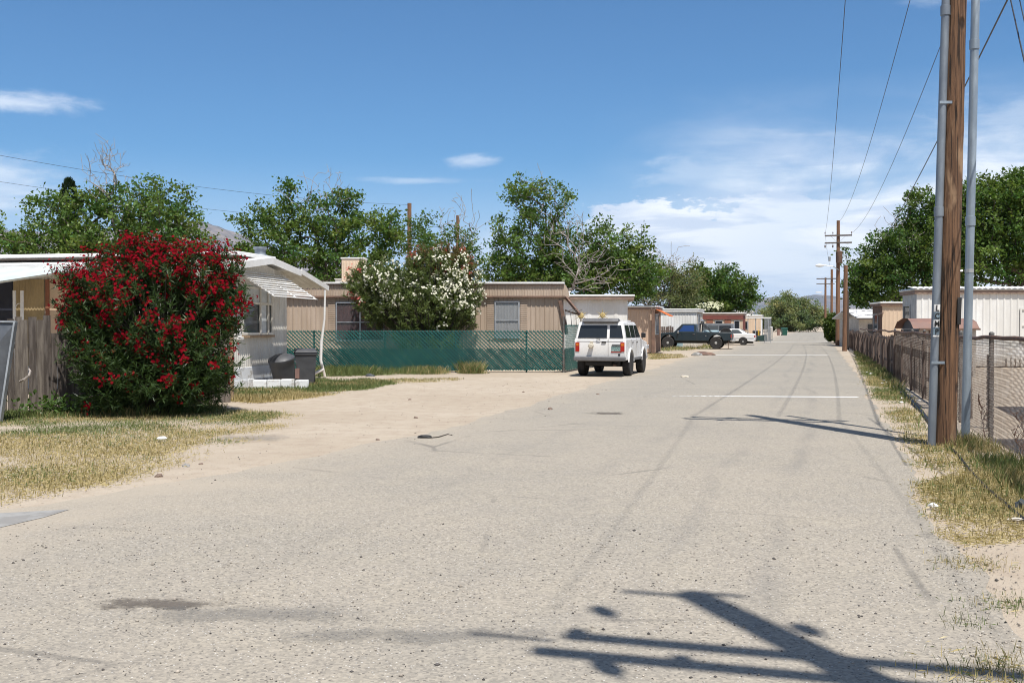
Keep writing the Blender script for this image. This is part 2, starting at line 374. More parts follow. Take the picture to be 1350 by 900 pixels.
M['pothole'] = stain_mat('broken_asphalt', (.14,.12,.10), .85, 5); M['patchgrey'] = stain_mat('grey_asphalt_patch', (.20,.195,.185), .32, 2.5)
def rock_mat():
    n = N(bpy.data.materials.new('mountain_rock')); v = n.coord()
    a = n.noise(v, .0022, 9, .7)
    n.principled(n.mix(n.ramp(a, .4, .62), (.10,.10,.105), (.24,.20,.185)), 1.0); return n.m
M['rock'] = rock_mat()

# ------------------------------------------------------------------ sky, sun, haze, camera
EL = R(64.8); AZ = R(20.0)                    # the sun stands behind the camera, to its right
sund = Vector((math.sin(AZ)*math.cos(EL), -math.cos(AZ)*math.cos(EL), math.sin(EL)))
def make_world():
    w = bpy.data.worlds.new('World'); scene.world = w; n = N(w)
    sky = n.new('ShaderNodeTexSky', sky_type='NISHITA'); sky.sun_disc = False; sky.sun_elevation = EL; sky.sun_rotation = math.pi-AZ
    sky.air_density = 1.0; sky.dust_density = .4; sky.ozone_density = 2.5; sky.altitude = 700
    tc = n.new('ShaderNodeTexCoord'); sep = n.new('ShaderNodeSeparateXYZ'); n.link(tc.outputs['Generated'], sep.inputs[0])
    x, y, z = sep.outputs
    az = n.math('ARCTAN2', x, y); el = n.math('ARCSINE', z)
    cmb = n.new('ShaderNodeCombineXYZ'); n.link(az, cmb.inputs[0]); n.link(n.math('MULTIPLY', el, 2.8), cmb.inputs[1])
    v = cmb.outputs[0]
    fb = n.noise(v, 6.5, 9, .60, .35); soft = n.noise(v, 3.2, 6, .55, .5); fine = n.noise(v, 22, 6, .6, .3)
    # high thin cloud on the right
    wis = n.math('MULTIPLY', n.ramp(az, .06, .34), n.ramp(el, .235, .12))
    edge = n.math('MULTIPLY', wis, n.ramp(n.math('ADD', n.math('MULTIPLY', fb, .6), n.math('MULTIPLY', soft, .5)), .40, .66))
    thin = n.math('MULTIPLY', n.math('ADD', n.math('MULTIPLY', edge, .95), n.math('MULTIPLY', wis, .22)), 1, clamp=True)
    # heaped bank low on the right
    top = n.math('ADD', n.math('ADD', .066, n.math('MULTIPLY', n.noise(v, 13, 8, .62), .085)), n.math('MULTIPLY', n.ramp(az, .05, .12), .012))
    bank = n.math('MULTIPLY', n.ramp(n.math('SUBTRACT', top, el), -.001, .006), n.ramp(az, .055, .09))
    bank = n.math('MULTIPLY', n.math('MULTIPLY', bank, n.ramp(el, .01, .07, .45, .97)), n.ramp(az, .15, .30, 1, .75))
    def puff(u, vv, ru, rv, s):
        a0 = math.atan((u-675)/F); e0 = math.atan((430-vv)/F)
        dx = n.math('DIVIDE', n.math('SUBTRACT', az, a0), ru/F); dy = n.math('DIVIDE', n.math('SUBTRACT', el, e0), rv/F)
        d = n.math('SQRT', n.math('ADD', n.math('MULTIPLY', dx, dx), n.math('MULTIPLY', dy, dy)))
        d = n.math('ADD', d, n.math('MULTIPLY', n.math('SUBTRACT', fine, .5), 1.6))
        return n.math('MULTIPLY', n.ramp(d, 1.0, .1), s)
    cl = n.math('MAXIMUM', thin, bank)
    for a in ((30,165,85,17,.62), (617,214,48,13,.55), (545,239,95,6,.30), (-10,265,110,50,.55), (1290,35,120,10,.18), (640,330,60,40,.35), (930,235,120,45,.35), (1340,190,160,50,.35)):
        cl = n.math('MAXIMUM', cl, puff(*a))
    # unseen grey cloud to the sides and rear, added to neutralise the sky fill
    back = n.math('MULTIPLY', n.ramp(n.math('ABSOLUTE', az), 1.0, 1.5), n.math('MULTIPLY', n.ramp(soft, .5, .66), n.ramp(el, .5, .2)))
    back = n.math('MULTIPLY', n.ramp(n.math('ABSOLUTE', az), .9, 1.4), n.math('MULTIPLY', n.ramp(soft, .40, .58), .9))
    cm2 = n.new('ShaderNodeCombineXYZ'); n.link(az, cm2.inputs[0]); n.link(n.math('MULTIPLY', el, 7), cm2.inputs[1])
    shade = n.mix(n.ramp(n.noise(cm2.outputs[0], 5.5, 5, .55, .4), .40, .56), (8.2, 9.2, 11.0), (11.8, 12.2, 12.8))
    base = n.mix(n.ramp(el, .17, .0), n.mix(1, sky.outputs[0], SKYTINT, 'MULTIPLY'), (7.0, 8.4, 11.0))
    col = n.mix(back, n.mix(cl, base, shade), (4.0, 3.9, 3.9))
    bg = n.new('ShaderNodeBackground'); n.link(col, bg.inputs[0]); bg.inputs[1].default_value = .082
    o = n.new('ShaderNodeOutputWorld'); n.link(bg.outputs[0], o.inputs[0])
SKYTINT = (.60, 1.0, 1.28)
make_world()
sl = bpy.data.lights.new('sun', 'SUN'); sl.energy = 5.0; sl.angle = R(.53); sl.color = (1, .955, .89)
so = bpy.data.objects.new('sun', sl); COL.objects.link(so); so.rotation_euler = sund.to_track_quat('Z', 'Y').to_euler(); so.location = (0, 0, 60)
cam = bpy.data.cameras.new('camera'); cam.lens = 36; cam.sensor_width = 36; cam.clip_end = 90000; cam.clip_start = .05
co = bpy.data.objects.new('camera', cam); COL.objects.link(co); co.location = (0, 0, EYE); co.rotation_euler = (math.pi/2-PITCH, 0, 0); scene.camera = co
vs = scene.view_settings; vs.view_transform = 'Standard'; vs.look = 'None'; vs.exposure = 0.26; vs.gamma = 1
cy = scene.cycles; cy.max_bounces = 6; cy.diffuse_bounces = 3; cy.glossy_bounces = 3; cy.transmission_bounces = 4; cy.transparent_max_bounces = 12; cy.volume_bounces = 0
cy.use_denoising = True; cy.filter_width = 1.05; cy.caustics_reflective = False; cy.caustics_refractive = False
hz = MB().box(-17000, 17000, -3000, 25500, -1, 1900)
hm = bpy.data.materials.new('air'); nn = N(hm); pv = nn.new('ShaderNodeVolumePrincipled'); pv.inputs['Color'].default_value = (.55,.76,1,1); pv.inputs['Density'].default_value = 2.0e-5; pv.inputs['Anisotropy'].default_value = .0
oo = nn.new('ShaderNodeOutputMaterial'); nn.link(pv.outputs[0], oo.inputs['Volume'])
ho = hz.build('haze', hm); tag(ho, 'thin blue haze over the far mountains', 'haze', kind='stuff')

# ------------------------------------------------------------------ ground, road
def ring_ground():
    # one sheet, finer near, reaching past the mountains
    xs = [-16500,-9000,-2500,-700,-250,-120]+list(range(-60, 61, 4))+[120,250,700,2500,9000,16500]
    ys = [-2900,-900,-200,-60]+list(range(-20, 121, 4))+[200,420,1200,4000,12000,25000]
    V = [(x, y, 0) for y in ys for x in xs]; n = len(xs)
    Fq = [(j*n+i, j*n+i+1, (j+1)*n+i+1, (j+1)*n+i) for j in range(len(ys)-1) for i in range(n-1)]
    o = fast_mesh('ground', V, Fq, M['dirt']); tag(o, kind='structure')
ring_ground()
def jag(pts, step=.35, amp=.09, seed=3):
    r = random.Random(seed); out = []; ph = [r.uniform(0, 6) for _ in range(4)]; s = 0
    for a, b in zip(pts, pts[1:]):
        a, b = Vector(a[:2]), Vector(b[:2]); L = (b-a).length; k = max(1, int(L/max(step, .006*min(a.length, b.length)))); nrm = Vector((-(b-a).y, (b-a).x)).normalized()
        for i in range(k):
            q = a.lerp(b, i/k); s += L/k
            d = amp*(math.sin(s*1.3+ph[0])+.6*math.sin(s*3.1+ph[1])+.5*math.sin(s*7.7+ph[2]))+r.uniform(-.4, .4)*amp
            out.append(q+nrm*d)
    out.append(Vector(pts[-1][:2])); return out
def sheet(name, poly, z, m, **k):
    bm = bmesh.new(); vs_ = [bm.verts.new((p[0], p[1], z)) for p in poly]; f = bm.faces.new(vs_)
    bmesh.ops.triangulate(bm, faces=[f]); bmesh.ops.recalc_face_normals(bm, faces=bm.faces)
    me = bpy.data.meshes.new(name); bm.to_mesh(me); bm.free()
    if len(me.polygons) and me.polygons[0].normal.z < 0: me.flip_normals()
    me.materials.append(m); o = bpy.data.objects.new(name, me); COL.objects.link(o); return tag(o, **k)
leftpx = [(-700, 800), (-260, 700), (0, 674), (150, 652), (300, 622), (440, 596), (560, 572), (650, 548), (730, 524), (800, 503), (862, 486), (905, 472)]
left = [tuple(G(*p)[:2]) for p in leftpx]+[tuple(road(t, -6.25)[:2]) for t in (62, 90, 130, 180, 240, 310)]
right = [tuple(road(t, 1.25)[:2]) for t in (310, 200, 120, 70, 45, 30)]+[tuple(G(*p)[:2]) for p in ((1143, 521), (1168, 560), (1196, 600), (1212, 650), (1236, 705), (1288, 760), (1372, 860))]+[(3.6, 2), (4, -20)]
poly = jag(left, .35, .07, 3)+jag(right, .3, .05, 5)+[Vector((-40, -20)), Vector((-40, 2))]
sheet('road', poly, .004, M['road'], kind='structure')
cross = [tuple(road(308, -60)[:2]), tuple(road(308, 60)[:2]), tuple(road(300, 60)[:2]), tuple(road(300, -60)[:2])]
# painted lines across the lane
def stripe(p, q, w, z=.008):
    p, q = Vector(p[:2]), Vector(q[:2]); nn_ = Vector((-(q-p).y, (q-p).x)).normalized()*w/2
    sheet('road_marking', jag([p-nn_, q-nn_], .25, .008, 2)+jag([q+nn_, p+nn_], .25, .008, 9), z, M['paint'], kind='structure')
stripe(G(838, 522.0), G(1131, 523.5), .22)
stripe(G(925, 468), G(1092, 468), .4)
stripe(G(985, 451), G(1095, 450), .5)
stripe(G(846, 691), G(866, 692), .05)
def blotch(name, u, v, rx, ry, m, z, rot=0):
    c = G(u, v); pts = []
    for k in range(28):
        a = 2*math.pi*k/28; q = Vector((math.cos(a)*rx, math.sin(a)*ry)); q.rotate(Matrix.Rotation(rot, 2)); pts.append((c.x+q.x, c.y+q.y))
    sheet(name, pts, z, m, kind='structure')
blotch('road_pothole', 215, 797, .62, .20, M['pothole'], .0085, -.06)
blotch('road_pothole', 800, 545, .55, .42, M['pothole'], .009)
blotch('road_patch', 560, 838, 1.3, .22, M['patchgrey'], .0095, -.08)
blotch('road_patch', 330, 812, 1.1, .25, M['patchgrey'], .010, .1)
blotch('road_patch', 330, 578, .9, .8, M['patchgrey'], .0105)
# sheet of concrete at the left edge
sl_ = [tuple(G(*p)[:2]) for p in ((-260, 690), (20, 676), (92, 672), (60, 682), (0, 696), (-260, 730))]
sheet('concrete_apron', sl_, .0075, M['concrete'], kind='structure')

def mountain(name, ridge, Y, depth, seed):
    rg = np.random.default_rng(seed); us = np.array([p[0] for p in ridge]); hs = np.array([p[1] for p in ridge])
    nx, ny = 420, 60; uu = np.linspace(us[0], us[-1], nx); h = np.interp(uu, us, hs)
    def fbm(x, y, o=6):
        s = 0; a = 1; f = 1
        for i in range(o):
            p1, p2, p3 = rg.uniform(0, 6.28, 3); ang = rg.uniform(0, 3.14)
            s = s+a*(1-2*np.abs(np.sin(f*(x*np.cos(ang)+y*np.sin(ang))+p1+1.5*np.sin(f*.7*y+p2)+np.sin(f*.9*x+p3)))); a *= .55; f *= 2.1
        return s
    T, U = np.meshgrid(np.linspace(0, 1, ny), uu, indexing='ij')
    prof = np.sin(np.clip(T*1.15, 0, 1)*math.pi/2)**1.25
    X = (U-675)/F*Y; Yy = Y-depth*(1-T)
    H = np.tile(h, (ny, 1)); Z = (H*prof)/F*Y*(1+.10*fbm(X/2600., Yy/2600.)*prof*.55)
    V = np.stack([X, Yy, np.maximum(Z, 0)-.4], -1).reshape(-1, 3)
    back = V[-nx:].copy(); back[:, 1] += depth*.6; back[:, 2] = -.4; V = np.vstack([V, back])
    i, j = np.meshgrid(np.arange(nx-1), np.arange(ny), indexing='xy'); a = (j*nx+i).ravel(); Fq = np.stack([a, a+1, a+nx+1, a+nx], -1)
    o = fast_mesh(name, V, Fq, M['rock'], smooth=True); tag(o, kind='structure')
mountain('mountains', [(-1400, 40), (-900, 90), (-500, 120), (-200, 150), (0, 130), (20, 138), (60, 120), (150, 118), (230, 128), (265, 142), (285, 140), (318, 126), (350, 104), (420, 88), (520, 70), (640, 52), (760, 30), (840, 10), (880, 2)], 13000, 5000, 4)
mountain('far_mountains', [(700, 2), (900, 26), (985, 34), (1010, 36), (1040, 36), (1060, 40), (1085, 38), (1110, 36), (1200, 40), (1500, 30), (1700, 20)], 21000, 4000, 9)

# ------------------------------------------------------------------ building helpers
Z = Vector((0, 0, 1))
def v2(p, z=0): return Vector((p[0], p[1], z))
def outn(p0, p1):
    d = (v2(p1)-v2(p0)).normalized(); return Vector((d.y, -d.x, 0))       # outside is on the right when walking p0 -> p1
def siding(mb, p0, p1, z0, z1, pitch=.15, depth=.014, top=None):
    p0, p1 = v2(p0), v2(p1); L = (p1-p0).length; d = (p1-p0)/L; nrm = outn(p0, p1); s = 0; pr = []
    while s < L:
        for a, b in ((0, 0), (.62, 0), (.74, 1), (.88, 1)):
            q = s+a*pitch
            if q < L: pr.append((q, b*depth))
        s += pitch
    pr.append((L, 0)); n = len(pr)
    zt = (lambda s_: z1) if top is None else top
    vs_ = [p0+d*a+nrm*b+Z*z0 for a, b in pr]+[p0+d*a+nrm*b+Z*zt(a/L) for a, b in pr]
    mb.add(vs_, [(i, i+1, n+i+1, n+i) for i in range(n-1)])
def wall(mb, p0, p1, z0, z1, t=.06, off=0.):
    nrm = outn(p0, p1); mb.frame(v2(p0, z0)+nrm*off, v2(p1)-v2(p0), -nrm*t, Z*(z1-z0))
def window(parent, p0, p1, s0, s1, z0, z1, frame_m, back_m, mid=True, glass_m=None, vmid=False, name='window', fw=.05, wavy=False, off=.02):
    d = (v2(p1)-v2(p0)).normalized(); nrm = outn(p0, p1); o = v2(p0, z0)+d*s0+nrm*off; w = s1-s0; h = z1-z0
    mb = MB()
    mb.frame(o, d*w, nrm*.05, Z*fw).frame(o+Z*(h-fw), d*w, nrm*.05, Z*fw)
    mb.frame(o+Z*fw, d*fw, nrm*.05, Z*(h-2*fw)).frame(o+Z*fw+d*(w-fw), d*fw, nrm*.05, Z*(h-2*fw))
    if mid: mb.frame(o+Z*(h*.47)+d*fw, d*(w-2*fw), nrm*.04, Z*fw*.8)
    if vmid: mb.frame(o+Z*fw+d*(w*.5-fw/2), d*fw, nrm*.035, Z*(h-2*fw))
    fr = mb.build(name, frame_m, parent)
    # a curtain hanging behind the pane, then the pane
    c = MB(); k = max(2, int(w/.035)) if wavy else 1; vs_ = []
    for i in range(k+1):
        s = fw*.5+(w-fw)*i/k; wv = (.006+.005*math.sin(i*1.9)) if wavy else .004
        vs_ += [o+d*s+nrm*wv+Z*fw*.4, o+d*s+nrm*wv+Z*(h-fw*.4)]
    c.add(vs_, [(2*i, 2*i+2, 2*i+3, 2*i+1) for i in range(k)]); c.build('curtain', back_m, fr, loc=None)
    if glass_m:
        MB().frame(o+d*fw*.9+Z*fw*.9+nrm*.022, d*(w-1.8*fw), nrm*.004, Z*(h-1.8*fw)).build('pane', glass_m, fr)
    return fr
def corrugated(mb, a0, a1, b0, b1, pitch=.15, amp=.02, n=4):
    """ribbed sheet between edge a0->a1 and edge b0->b1, ribs running from a to b"""
    a0, a1, b0, b1 = map(Vector, (a0, a1, b0, b1)); L = (a1-a0).length; k = max(2, int(L/pitch))*n
    up = (a1-a0).cross(b0-a0).normalized(); up = up if up.z > 0 else -up; vs_ = []
    for i in range(k+1):
        t = i/k; w = amp*math.sin(2*math.pi*i/n); vs_ += [a0.lerp(a1, t)+up*w, b0.lerp(b1, t)+up*w]
    m_ = len(vs_)
    vs_ += [Vector(q)-up*.006 for q in vs_]
    mb.add(vs_, [(2*i, 2*i+2, 2*i+3, 2*i+1) for i in range(k)]+[(m_+2*i, m_+2*i+1, m_+2*i+3, m_+2*i+2) for i in range(k)])
    mb.add([vs_[0], vs_[1], vs_[m_+1], vs_[m_]], [(0,1,2,3)])
    for i in range(k):
        mb.add([vs_[2*i], vs_[2*i+2], vs_[m_+2*i+2], vs_[m_+2*i]], [(0,1,2,3)]); mb.add([vs_[2*i+1], vs_[2*i+3], vs_[m_+2*i+3], vs_[m_+2*i+1]], [(0,1,2,3)])

# ------------------------------------------------------------------ cream trailer on the left
c0 = Vector((-6.95, 25.2, 0)); Bd = Vector((.2, 1, 0)).normalized(); Ld = Vector((-Bd.y, Bd.x, 0))
W1 = 3.4; c1 = c0+Bd*W1; L1 = 16.0
T = empty('mobile_home', c0, 'cream mobile home with white slatted window awning and white patio roof, behind the red oleander', 'mobile home')
far = c0+Ld*L1
mb = MB(); siding(mb, c0, c1, .55, 3.0, .11, .010, top=lambda t: 3.02+.26*(1-abs(2*t-1))); siding(mb, far, c0, .55, 3.02, .11, .010)
siding(mb, c1, c1+Ld*L1, .55, 3.02, .3, .01); mb.build('wall', M['offwhite'], T)
mb = MB(); wall(mb, far, c0, 0, .56, .12, .015); wall(mb, c0+Bd*.002, c1, 0, .56, .12, .015)
for s in np.arange(.1, W1-.3, .42): mb.frame(c0+Bd*s+outn(c0, c1)*.017+Z*.0, Bd*.36, outn(c0, c1)*.022, Z*.25)
mb.build('skirt', M['skirtwhite'], T, bevel=.01)
rn = -Ld                                     # towards the road
e = rn*.35                                   # roof overhang
zr, ze = 3.36, 3.10
mb = MB(); apex = c0+Bd*(W1/2); f0 = c0-Bd*.45; f1 = c1+Bd*.2
mb.slab([f0+e+Z*ze, apex+e+Z*zr, apex+Ld*L1+Z*zr, f0+Ld*L1+Z*ze], .05)
mb.slab([apex+e+Z*zr, f1+e+Z*(ze+.03), f1+Ld*L1+Z*(ze+.03), apex+Ld*L1+Z*zr], .05)
mb.build('roof', M['roofwhite'], T)
mb = MB()
for a, b, za, zb in ((f0, apex, ze, zr), (apex, f1, zr, ze+.03)): mb.beam(a+e*1.02+Z*(za-.05), b+e*1.02+Z*(zb-.05), .03, .17)
mb.frame(f0-Bd*.02+e+Z*(ze-.14), Ld*(L1+.3), -Bd*.03, Z*.15); mb.build('fascia', M['white'], T, bevel=.005)
mb = MB(); mb.frame(apex-Bd*1.25+e*.1+Z*(zr+.02), Ld*L1, Bd*2.2, Z*.10); mb.build('roof_cover', M['roofwhite'], T, bevel=.02)
mb = MB(); mb.frame(apex-Bd*1.26+e*.1+Z*(zr-.04), Ld*L1, Bd*.02, Z*.05); mb.build('roof_trim', M['darktrim'], T)
# porch roof falling away on the far side
g1 = c1+Bd*2.25
mb = MB(); corrugated(mb, f1+e+Z*(ze+.05), f1+e+Ld*5+Z*(ze+.05), g1+e+Z*2.74, g1+e+Ld*5+Z*2.74, .2, .025); mb.build('porch_roof', M['offwhite'], T)
MB().beam(f1+e*1.03+Z*(ze+.03), g1+e*1.03+Z*2.73, .03, .14).build('porch_fascia', M['white'], T)
q = G(428, 498); top = Vector((q.x+.02, q.y, 2.72))
MB().tube([top, top+Vector((-.02, 0, -.9)), q+Vector((-.10, 0, 1.1)), q+Vector((-.12, 0, .55)), q+Vector((.02, 0, 0))], [.03, .03, .045, .045, .04], 8).build('porch_post', M['white'], T, smooth=True)
# gable window with its board shutters and awning
nw = outn(c0, c1); ws0, ws1 = .60, 2.35; zw0, zw1 = 1.38, 2.62
fr = window(T, c0, c1, ws0, ws1, zw0, zw1, M['offwhite'], M['glassdark'], mid=False, glass_m=M['glassgrey'], fw=.06, off=.015)
mb = MB()
for s in (ws0+.95, ws0+1.42): mb.frame(c0+Bd*s+nw*.05+Z*zw0, Bd*.07, nw*.04, Z*(zw1-zw0))
mb.frame(c0+Bd*ws0+nw*.055+Z*(zw0+.78), Bd*(ws1-ws0), nw*.03, Z*.06); mb.build('mullion', M['offwhite'], fr)
mb = MB(); mb.frame(c0+Bd*(ws0+1.02)+nw*.048+Z*(zw0+.06), Bd*.36, nw*.01, Z*.74); mb.build('blind', M['blind'], fr)
mb = MB(); mb.frame(c0+Bd*(ws0+.06)+nw*.048+Z*(zw0+.84), Bd*(ws1-ws0-.12), nw*.008, Z*.34); mb.build('upper_pane', M['blind'], fr)
MB().frame(c0+Bd*(ws0-.04)+nw*.01+Z*(zw0-.07), Bd*(ws1-ws0+.08), nw*.10, Z*.06).build('sill', M['rawwood'], fr)
mb = MB(); mb.frame(c0+Bd*.32+nw*.012+Z*1.30, Bd*.20, nw*.06, Z*.55).frame(c0+Bd*.30+nw*.03+Z*1.26, Bd*.28, nw*.07, Z*.08); mb.build('meter_box', M['white'], T, bevel=.01)
mb = MB(); ns = 11
for i in range(ns):
    t = i/(ns-1); o = c0+Bd*.35+nw*(.04+.92*t)+Z*(2.98-.62*t)
    mb.frame(o, Bd*2.75+Z*rnd.uniform(-.015, .01), nw*.085+Z*(-.022), Z*.012)
for s in (.38, 1.7, 3.02): mb.beam(c0+Bd*s+nw*.04+Z*2.955, c0+Bd*s+nw*1.03+Z*2.335, .03, .03)
mb.build('window_awning', M['white'], T)
MB().lathe([(.13, 0), (.13, .22), (.20, .25), (.20, .33), (.15, .37), (.15, .48), (.19, .50), (.19, .56)], apex+Bd*1.0+Ld*.45+Z*(zr-.16), 'z', 14).build('roof_vent', M['galv2'], T, smooth=True)
# white patio roof on the near side
pa = c0+Ld*3.8-Bd*.46; pb = c0+Ld*13-Bd*.46; fa, fb_ = pa-Bd*3.0, pb-Bd*3.0
mb = MB(); corrugated(mb, pb+Z*3.02, pa+Z*3.02, fb_+Z*2.58, fa+Z*2.58, .30, .05); mb.build('patio_roof', M['patio'], T)
mb = MB(); mb.frame(fb_+Z*2.42-Bd*.03, pa-pb, -Bd*.09, Z*.15); mb.build('gutter', M['alu'], T, bevel=.01)
MB().frame(fa+Z*2.46-Ld*-.1-Bd*.14, Ld*.75, -Bd*.02, Z*.06).build('gutter_patch', M['white'], T)
for u in (19, 29):
    q = P(u, 400, 24.2); b = Vector((q.x, 24.2, 0)); MB().beam(b, b+Z*2.44, .055, .055, up=(0,1,0)).build('patio_post', M['white'], T)
b = P(24, 400, 24.2); pts = [Vector((b.x+.09*math.cos(a)*(1-a/12), 24.18, 2.1-.16*a/3+.11*math.sin(a))) for a in np.linspace(0, 7, 24)]
MB().tube(pts, .008, 6).build('post_scroll', M['white'], T)
# what shows beneath the patio roof
def onfront(u, off=.02):
    d = Vector(((u-675)/F, 1, 0)); o = c0-Bd*off; A = d.x*(-Ld.y)-d.y*(-Ld.x); t = (o.x*(-Ld.y)-o.y*(-Ld.x))/A; return d*t
def panel(u0, u1, z0, z1, m, name, off=.03, rib=False):
    a, b = onfront(u0, off), onfront(u1, off); mb = MB()
    if rib: siding(mb, a, b, z0, z1, .09, .012)
    else: mb.frame(a+Z*z0, b-a, Bd*.02, Z*(z1-z0))
    return mb.build(name, m, T)
panel(-140, 17, .6, 2.75, M['tarp'], 'porch_screen'); panel(18, 59, .6, 2.8, M['yellowsiding'], 'porch_panel', rib=True); panel(60, 65, .6, 2.8, M['pinkwood'], 'door_frame', .05); panel(65, 110, .6, 2.8, M['peach2'], 'door')

# satellite dish by the roof edge
q = P(262, 352, 23.4)
T = empty('satellite_dish', (q.x, q.y, 3.0), 'small pale satellite dish on the white roof behind the red oleander', 'satellite dish')
MB().lathe([(.02, .05), (.12, .035), (.22, .0), (.22, -.01), (.02, .03)], q, 'y', 18).build('dish', M['whitefar'], T, smooth=True)
MB().tube([q+Vector((0, .05, 0)), q+Vector((0, .3, -.1)), Vector((q.x, q.y+.75, 3.06))], .02, 6).build('mast', M['alu'], T)

# ------------------------------------------------------------------ tan trailer across the middle
Y2 = 38.0; xl, xr = -12.0, 1.9
T = empty('mobile_home', (xr, Y2, 0), 'long tan ribbed mobile home behind the green slatted fence', 'mobile home')
A, B = (xl, Y2), (xr, Y2)
mb = MB(); siding(mb, A, B, .05, 2.66, .17, .022); siding(mb, B, (xr, Y2+3.6), .05, 2.66, .17, .02); siding(mb, (xl, Y2+3.6), A, .05, 2.66, .17, .02)
siding(mb, (xr, Y2+3.6), (xl, Y2+3.6), .05, 3.1, .3, .02); mb.build('wall', M['tan'], T)
mb = MB(); siding(mb, (xl, Y2-.10), (xr, Y2-.10), 2.72, 3.12, .10, .016); mb.frame((xl, Y2-.099, 2.72), (xr-xl, 0, 0), (0, .09, 0), (0, 0, .4))
prof = [(xr, 3.16), (xr+.07, 3.14), (xr+.15, 3.0), (xr+.21, 2.82), (xr+.23, 2.67), (xr, 2.67)]
mb.prism(prof, Y2-.09, Y2+3.7, (0, 0, 0)); mb.build('roof_band', M['tan'], T)
mb = MB(); mb.box(xl, xr+.06, Y2-.15, Y2-.06, 2.655, 2.72); mb.box(xr+.01, xr+.25, Y2-.12, Y2-.03, 2.60, 2.665); mb.build('trim', M['brown'], T)
mb = MB(); mb.box(xl-.1, xr+.02, Y2-.17, Y2-.08, 3.125, 3.16); mb.build('eave_trim', M['browntrim'], T)
mb = MB(); mb.box(xl-.1, xr+.04, Y2-.2, Y2+3.8, 3.163, 3.23); mb.build('roof', M['roofwhite'], T, bevel=.01)
def wx(u, Y=Y2): return (u-675)/F*Y
def zz(v, Y=Y2): return P(675, v, Y).z
window(T, A, B, wx(443)-xl, wx(507)-xl, 1.05, zz(398), M['alu'], M['curtainred'], glass_m=M['glassclear'], wavy=True, vmid=True)
window(T, A, B, wx(652)-xl, wx(685)-xl, 1.15, zz(397), M['alu'], M['curtainwhite'], glass_m=M['glassclear'], wavy=True)
for u0, u1 in ((433, 442), (642, 651), (686, 695)):
    mb = MB()
    for k in range(22): mb.frame((wx(u0), Y2-.026, 1.1+k*.07), (wx(u1)-wx(u0), 0, 0), (0, -.015, .012), (0, 0, .05))
    mb.build('shutter', M['tan'], T)
mb = MB(); a = Vector((xr+.1, Y2-.1, 2.66)); b = Vector((wx(764, 36.5), 36.5, zz(414, 36.5)))
mb.beam(a, b, .07, .10).beam(Vector((wx(745), Y2-.1, zz(409))), b+Vector((0, 0, -.03)), .04, .05).beam(a+Vector((-.22, 0, -.1)), Vector((wx(747), Y2-.1, 1.3)), .13, .04)
mb.build('porch_frame', M['brown'], T)
mb = MB(); mb.box(0, .16, -.05, .03, 0, .1)
T2 = empty('evaporative_cooler', (wx(457, 39.5), 39.5, 3.23), 'beige louvred cooler box on the tan roof beside the oleander', 'air cooler')
x0 = wx(450.5, 39.2); x1 = x0+.85
mb = MB(); mb.box(x0, x1, 39.2, 40.0, 3.30, zz(341, 39.2))
for k in range(6): mb.box(x0+.08+k*.12, x0+.15+k*.12, 39.17, 39.195, 3.42, zz(345, 39.2))
mb.build('housing', M['peach2'], T2, bevel=.02)
mb = MB(); mb.box(x0-.03, x1+.03, 39.17, 40.03, zz(341, 39.2), zz(340, 39.2)+.02); mb.build('lid', M['white'], T2)
for x in (x0+.04, x1-.1):
    for y in (39.23, 39.9): MB().box(x, x+.06, y, y+.06, 3.235, 3.30).build('leg', M['rust'], T2)
T2 = empty('roof_vent', (wx(442), 38.6, 3.23), 'small white vent box on the tan roof edge', 'vent')
MB().box(wx(439), wx(446), 38.5, 38.8, 3.235, 3.36).build('vent_housing', M['white'], T2, bevel=.02); MB().box(wx(438), wx(447), 38.46, 38.84, 3.36, 3.39).build('cap', M['white'], T2)

# ------------------------------------------------------------------ other trailers, further off
def trailer(c, L, Bk, ln, wd, z, label, wallm, roofm, trimm, endm=None, pitch=.18, over=.12, name='mobile_home', back=True, skirt=None, zb=.05):
    c = Vector(c); L = Vector(L).normalized(); Bk = Vector(Bk).normalized(); T = empty(name, (c.x, c.y, 0), label, 'mobile home')
    a = c+L*ln; b = c+Bk*wd; ab = a+Bk*wd
    if L.cross(Bk).z > 0: order = [(c, a), (a, ab), (ab, b), (b, c)]      # L points right of the corner
    else: order = [(a, c), (c, b), (b, ab), (ab, a)]
    ei = 3 if L.cross(Bk).z > 0 else 1
    mb = MB(); siding(mb, *order[0], zb, z-.12, pitch, .02)
    for k_ in (1, 2, 3):
        if k_ != ei: siding(mb, *order[k_], zb, z-.12, .4, .02)
    if not endm:
        siding(mb, *order[ei], zb, z-.12, pitch, .02)
    mb.build('wall', wallm, T)
    if endm:
        m2 = MB(); siding(m2, *order[ei], zb, z-.12, pitch, .02); m2.build('end_wall', endm, T)
    mb = MB(); o = c-L*over-Bk*over+Z*(z-.22); mb.frame(o, L*(ln+2*over), Bk*(wd+2*over), Z*.13); mb.build('fascia', trimm, T)
    mb = MB(); mb.frame(o-L*.03-Bk*.03+Z*.133, L*(ln+2*over+.06), Bk*(wd+2*over+.06), Z*.09); mb.build('roof', roofm, T, bevel=.03)
    return T, order
# white one past the white four-wheel drive
T, od = trailer((wx(827, 46), 46, 0), (-1, .03, 0), (.1, 1, 0), 7, 3.5, zz(388, 46)-.02, 'plain bright white mobile home behind the white four wheel drive', M['whitefar'], M['roofwhite'], M['browntrim'], pitch=.6, over=.3)
MB().lathe([(.04, 0), (.04, .12), (.08, .13), (.08, .18)], (wx(752, 46), 47, zz(388, 46)), 'z', 8).build('roof_vent', M['white'], T)
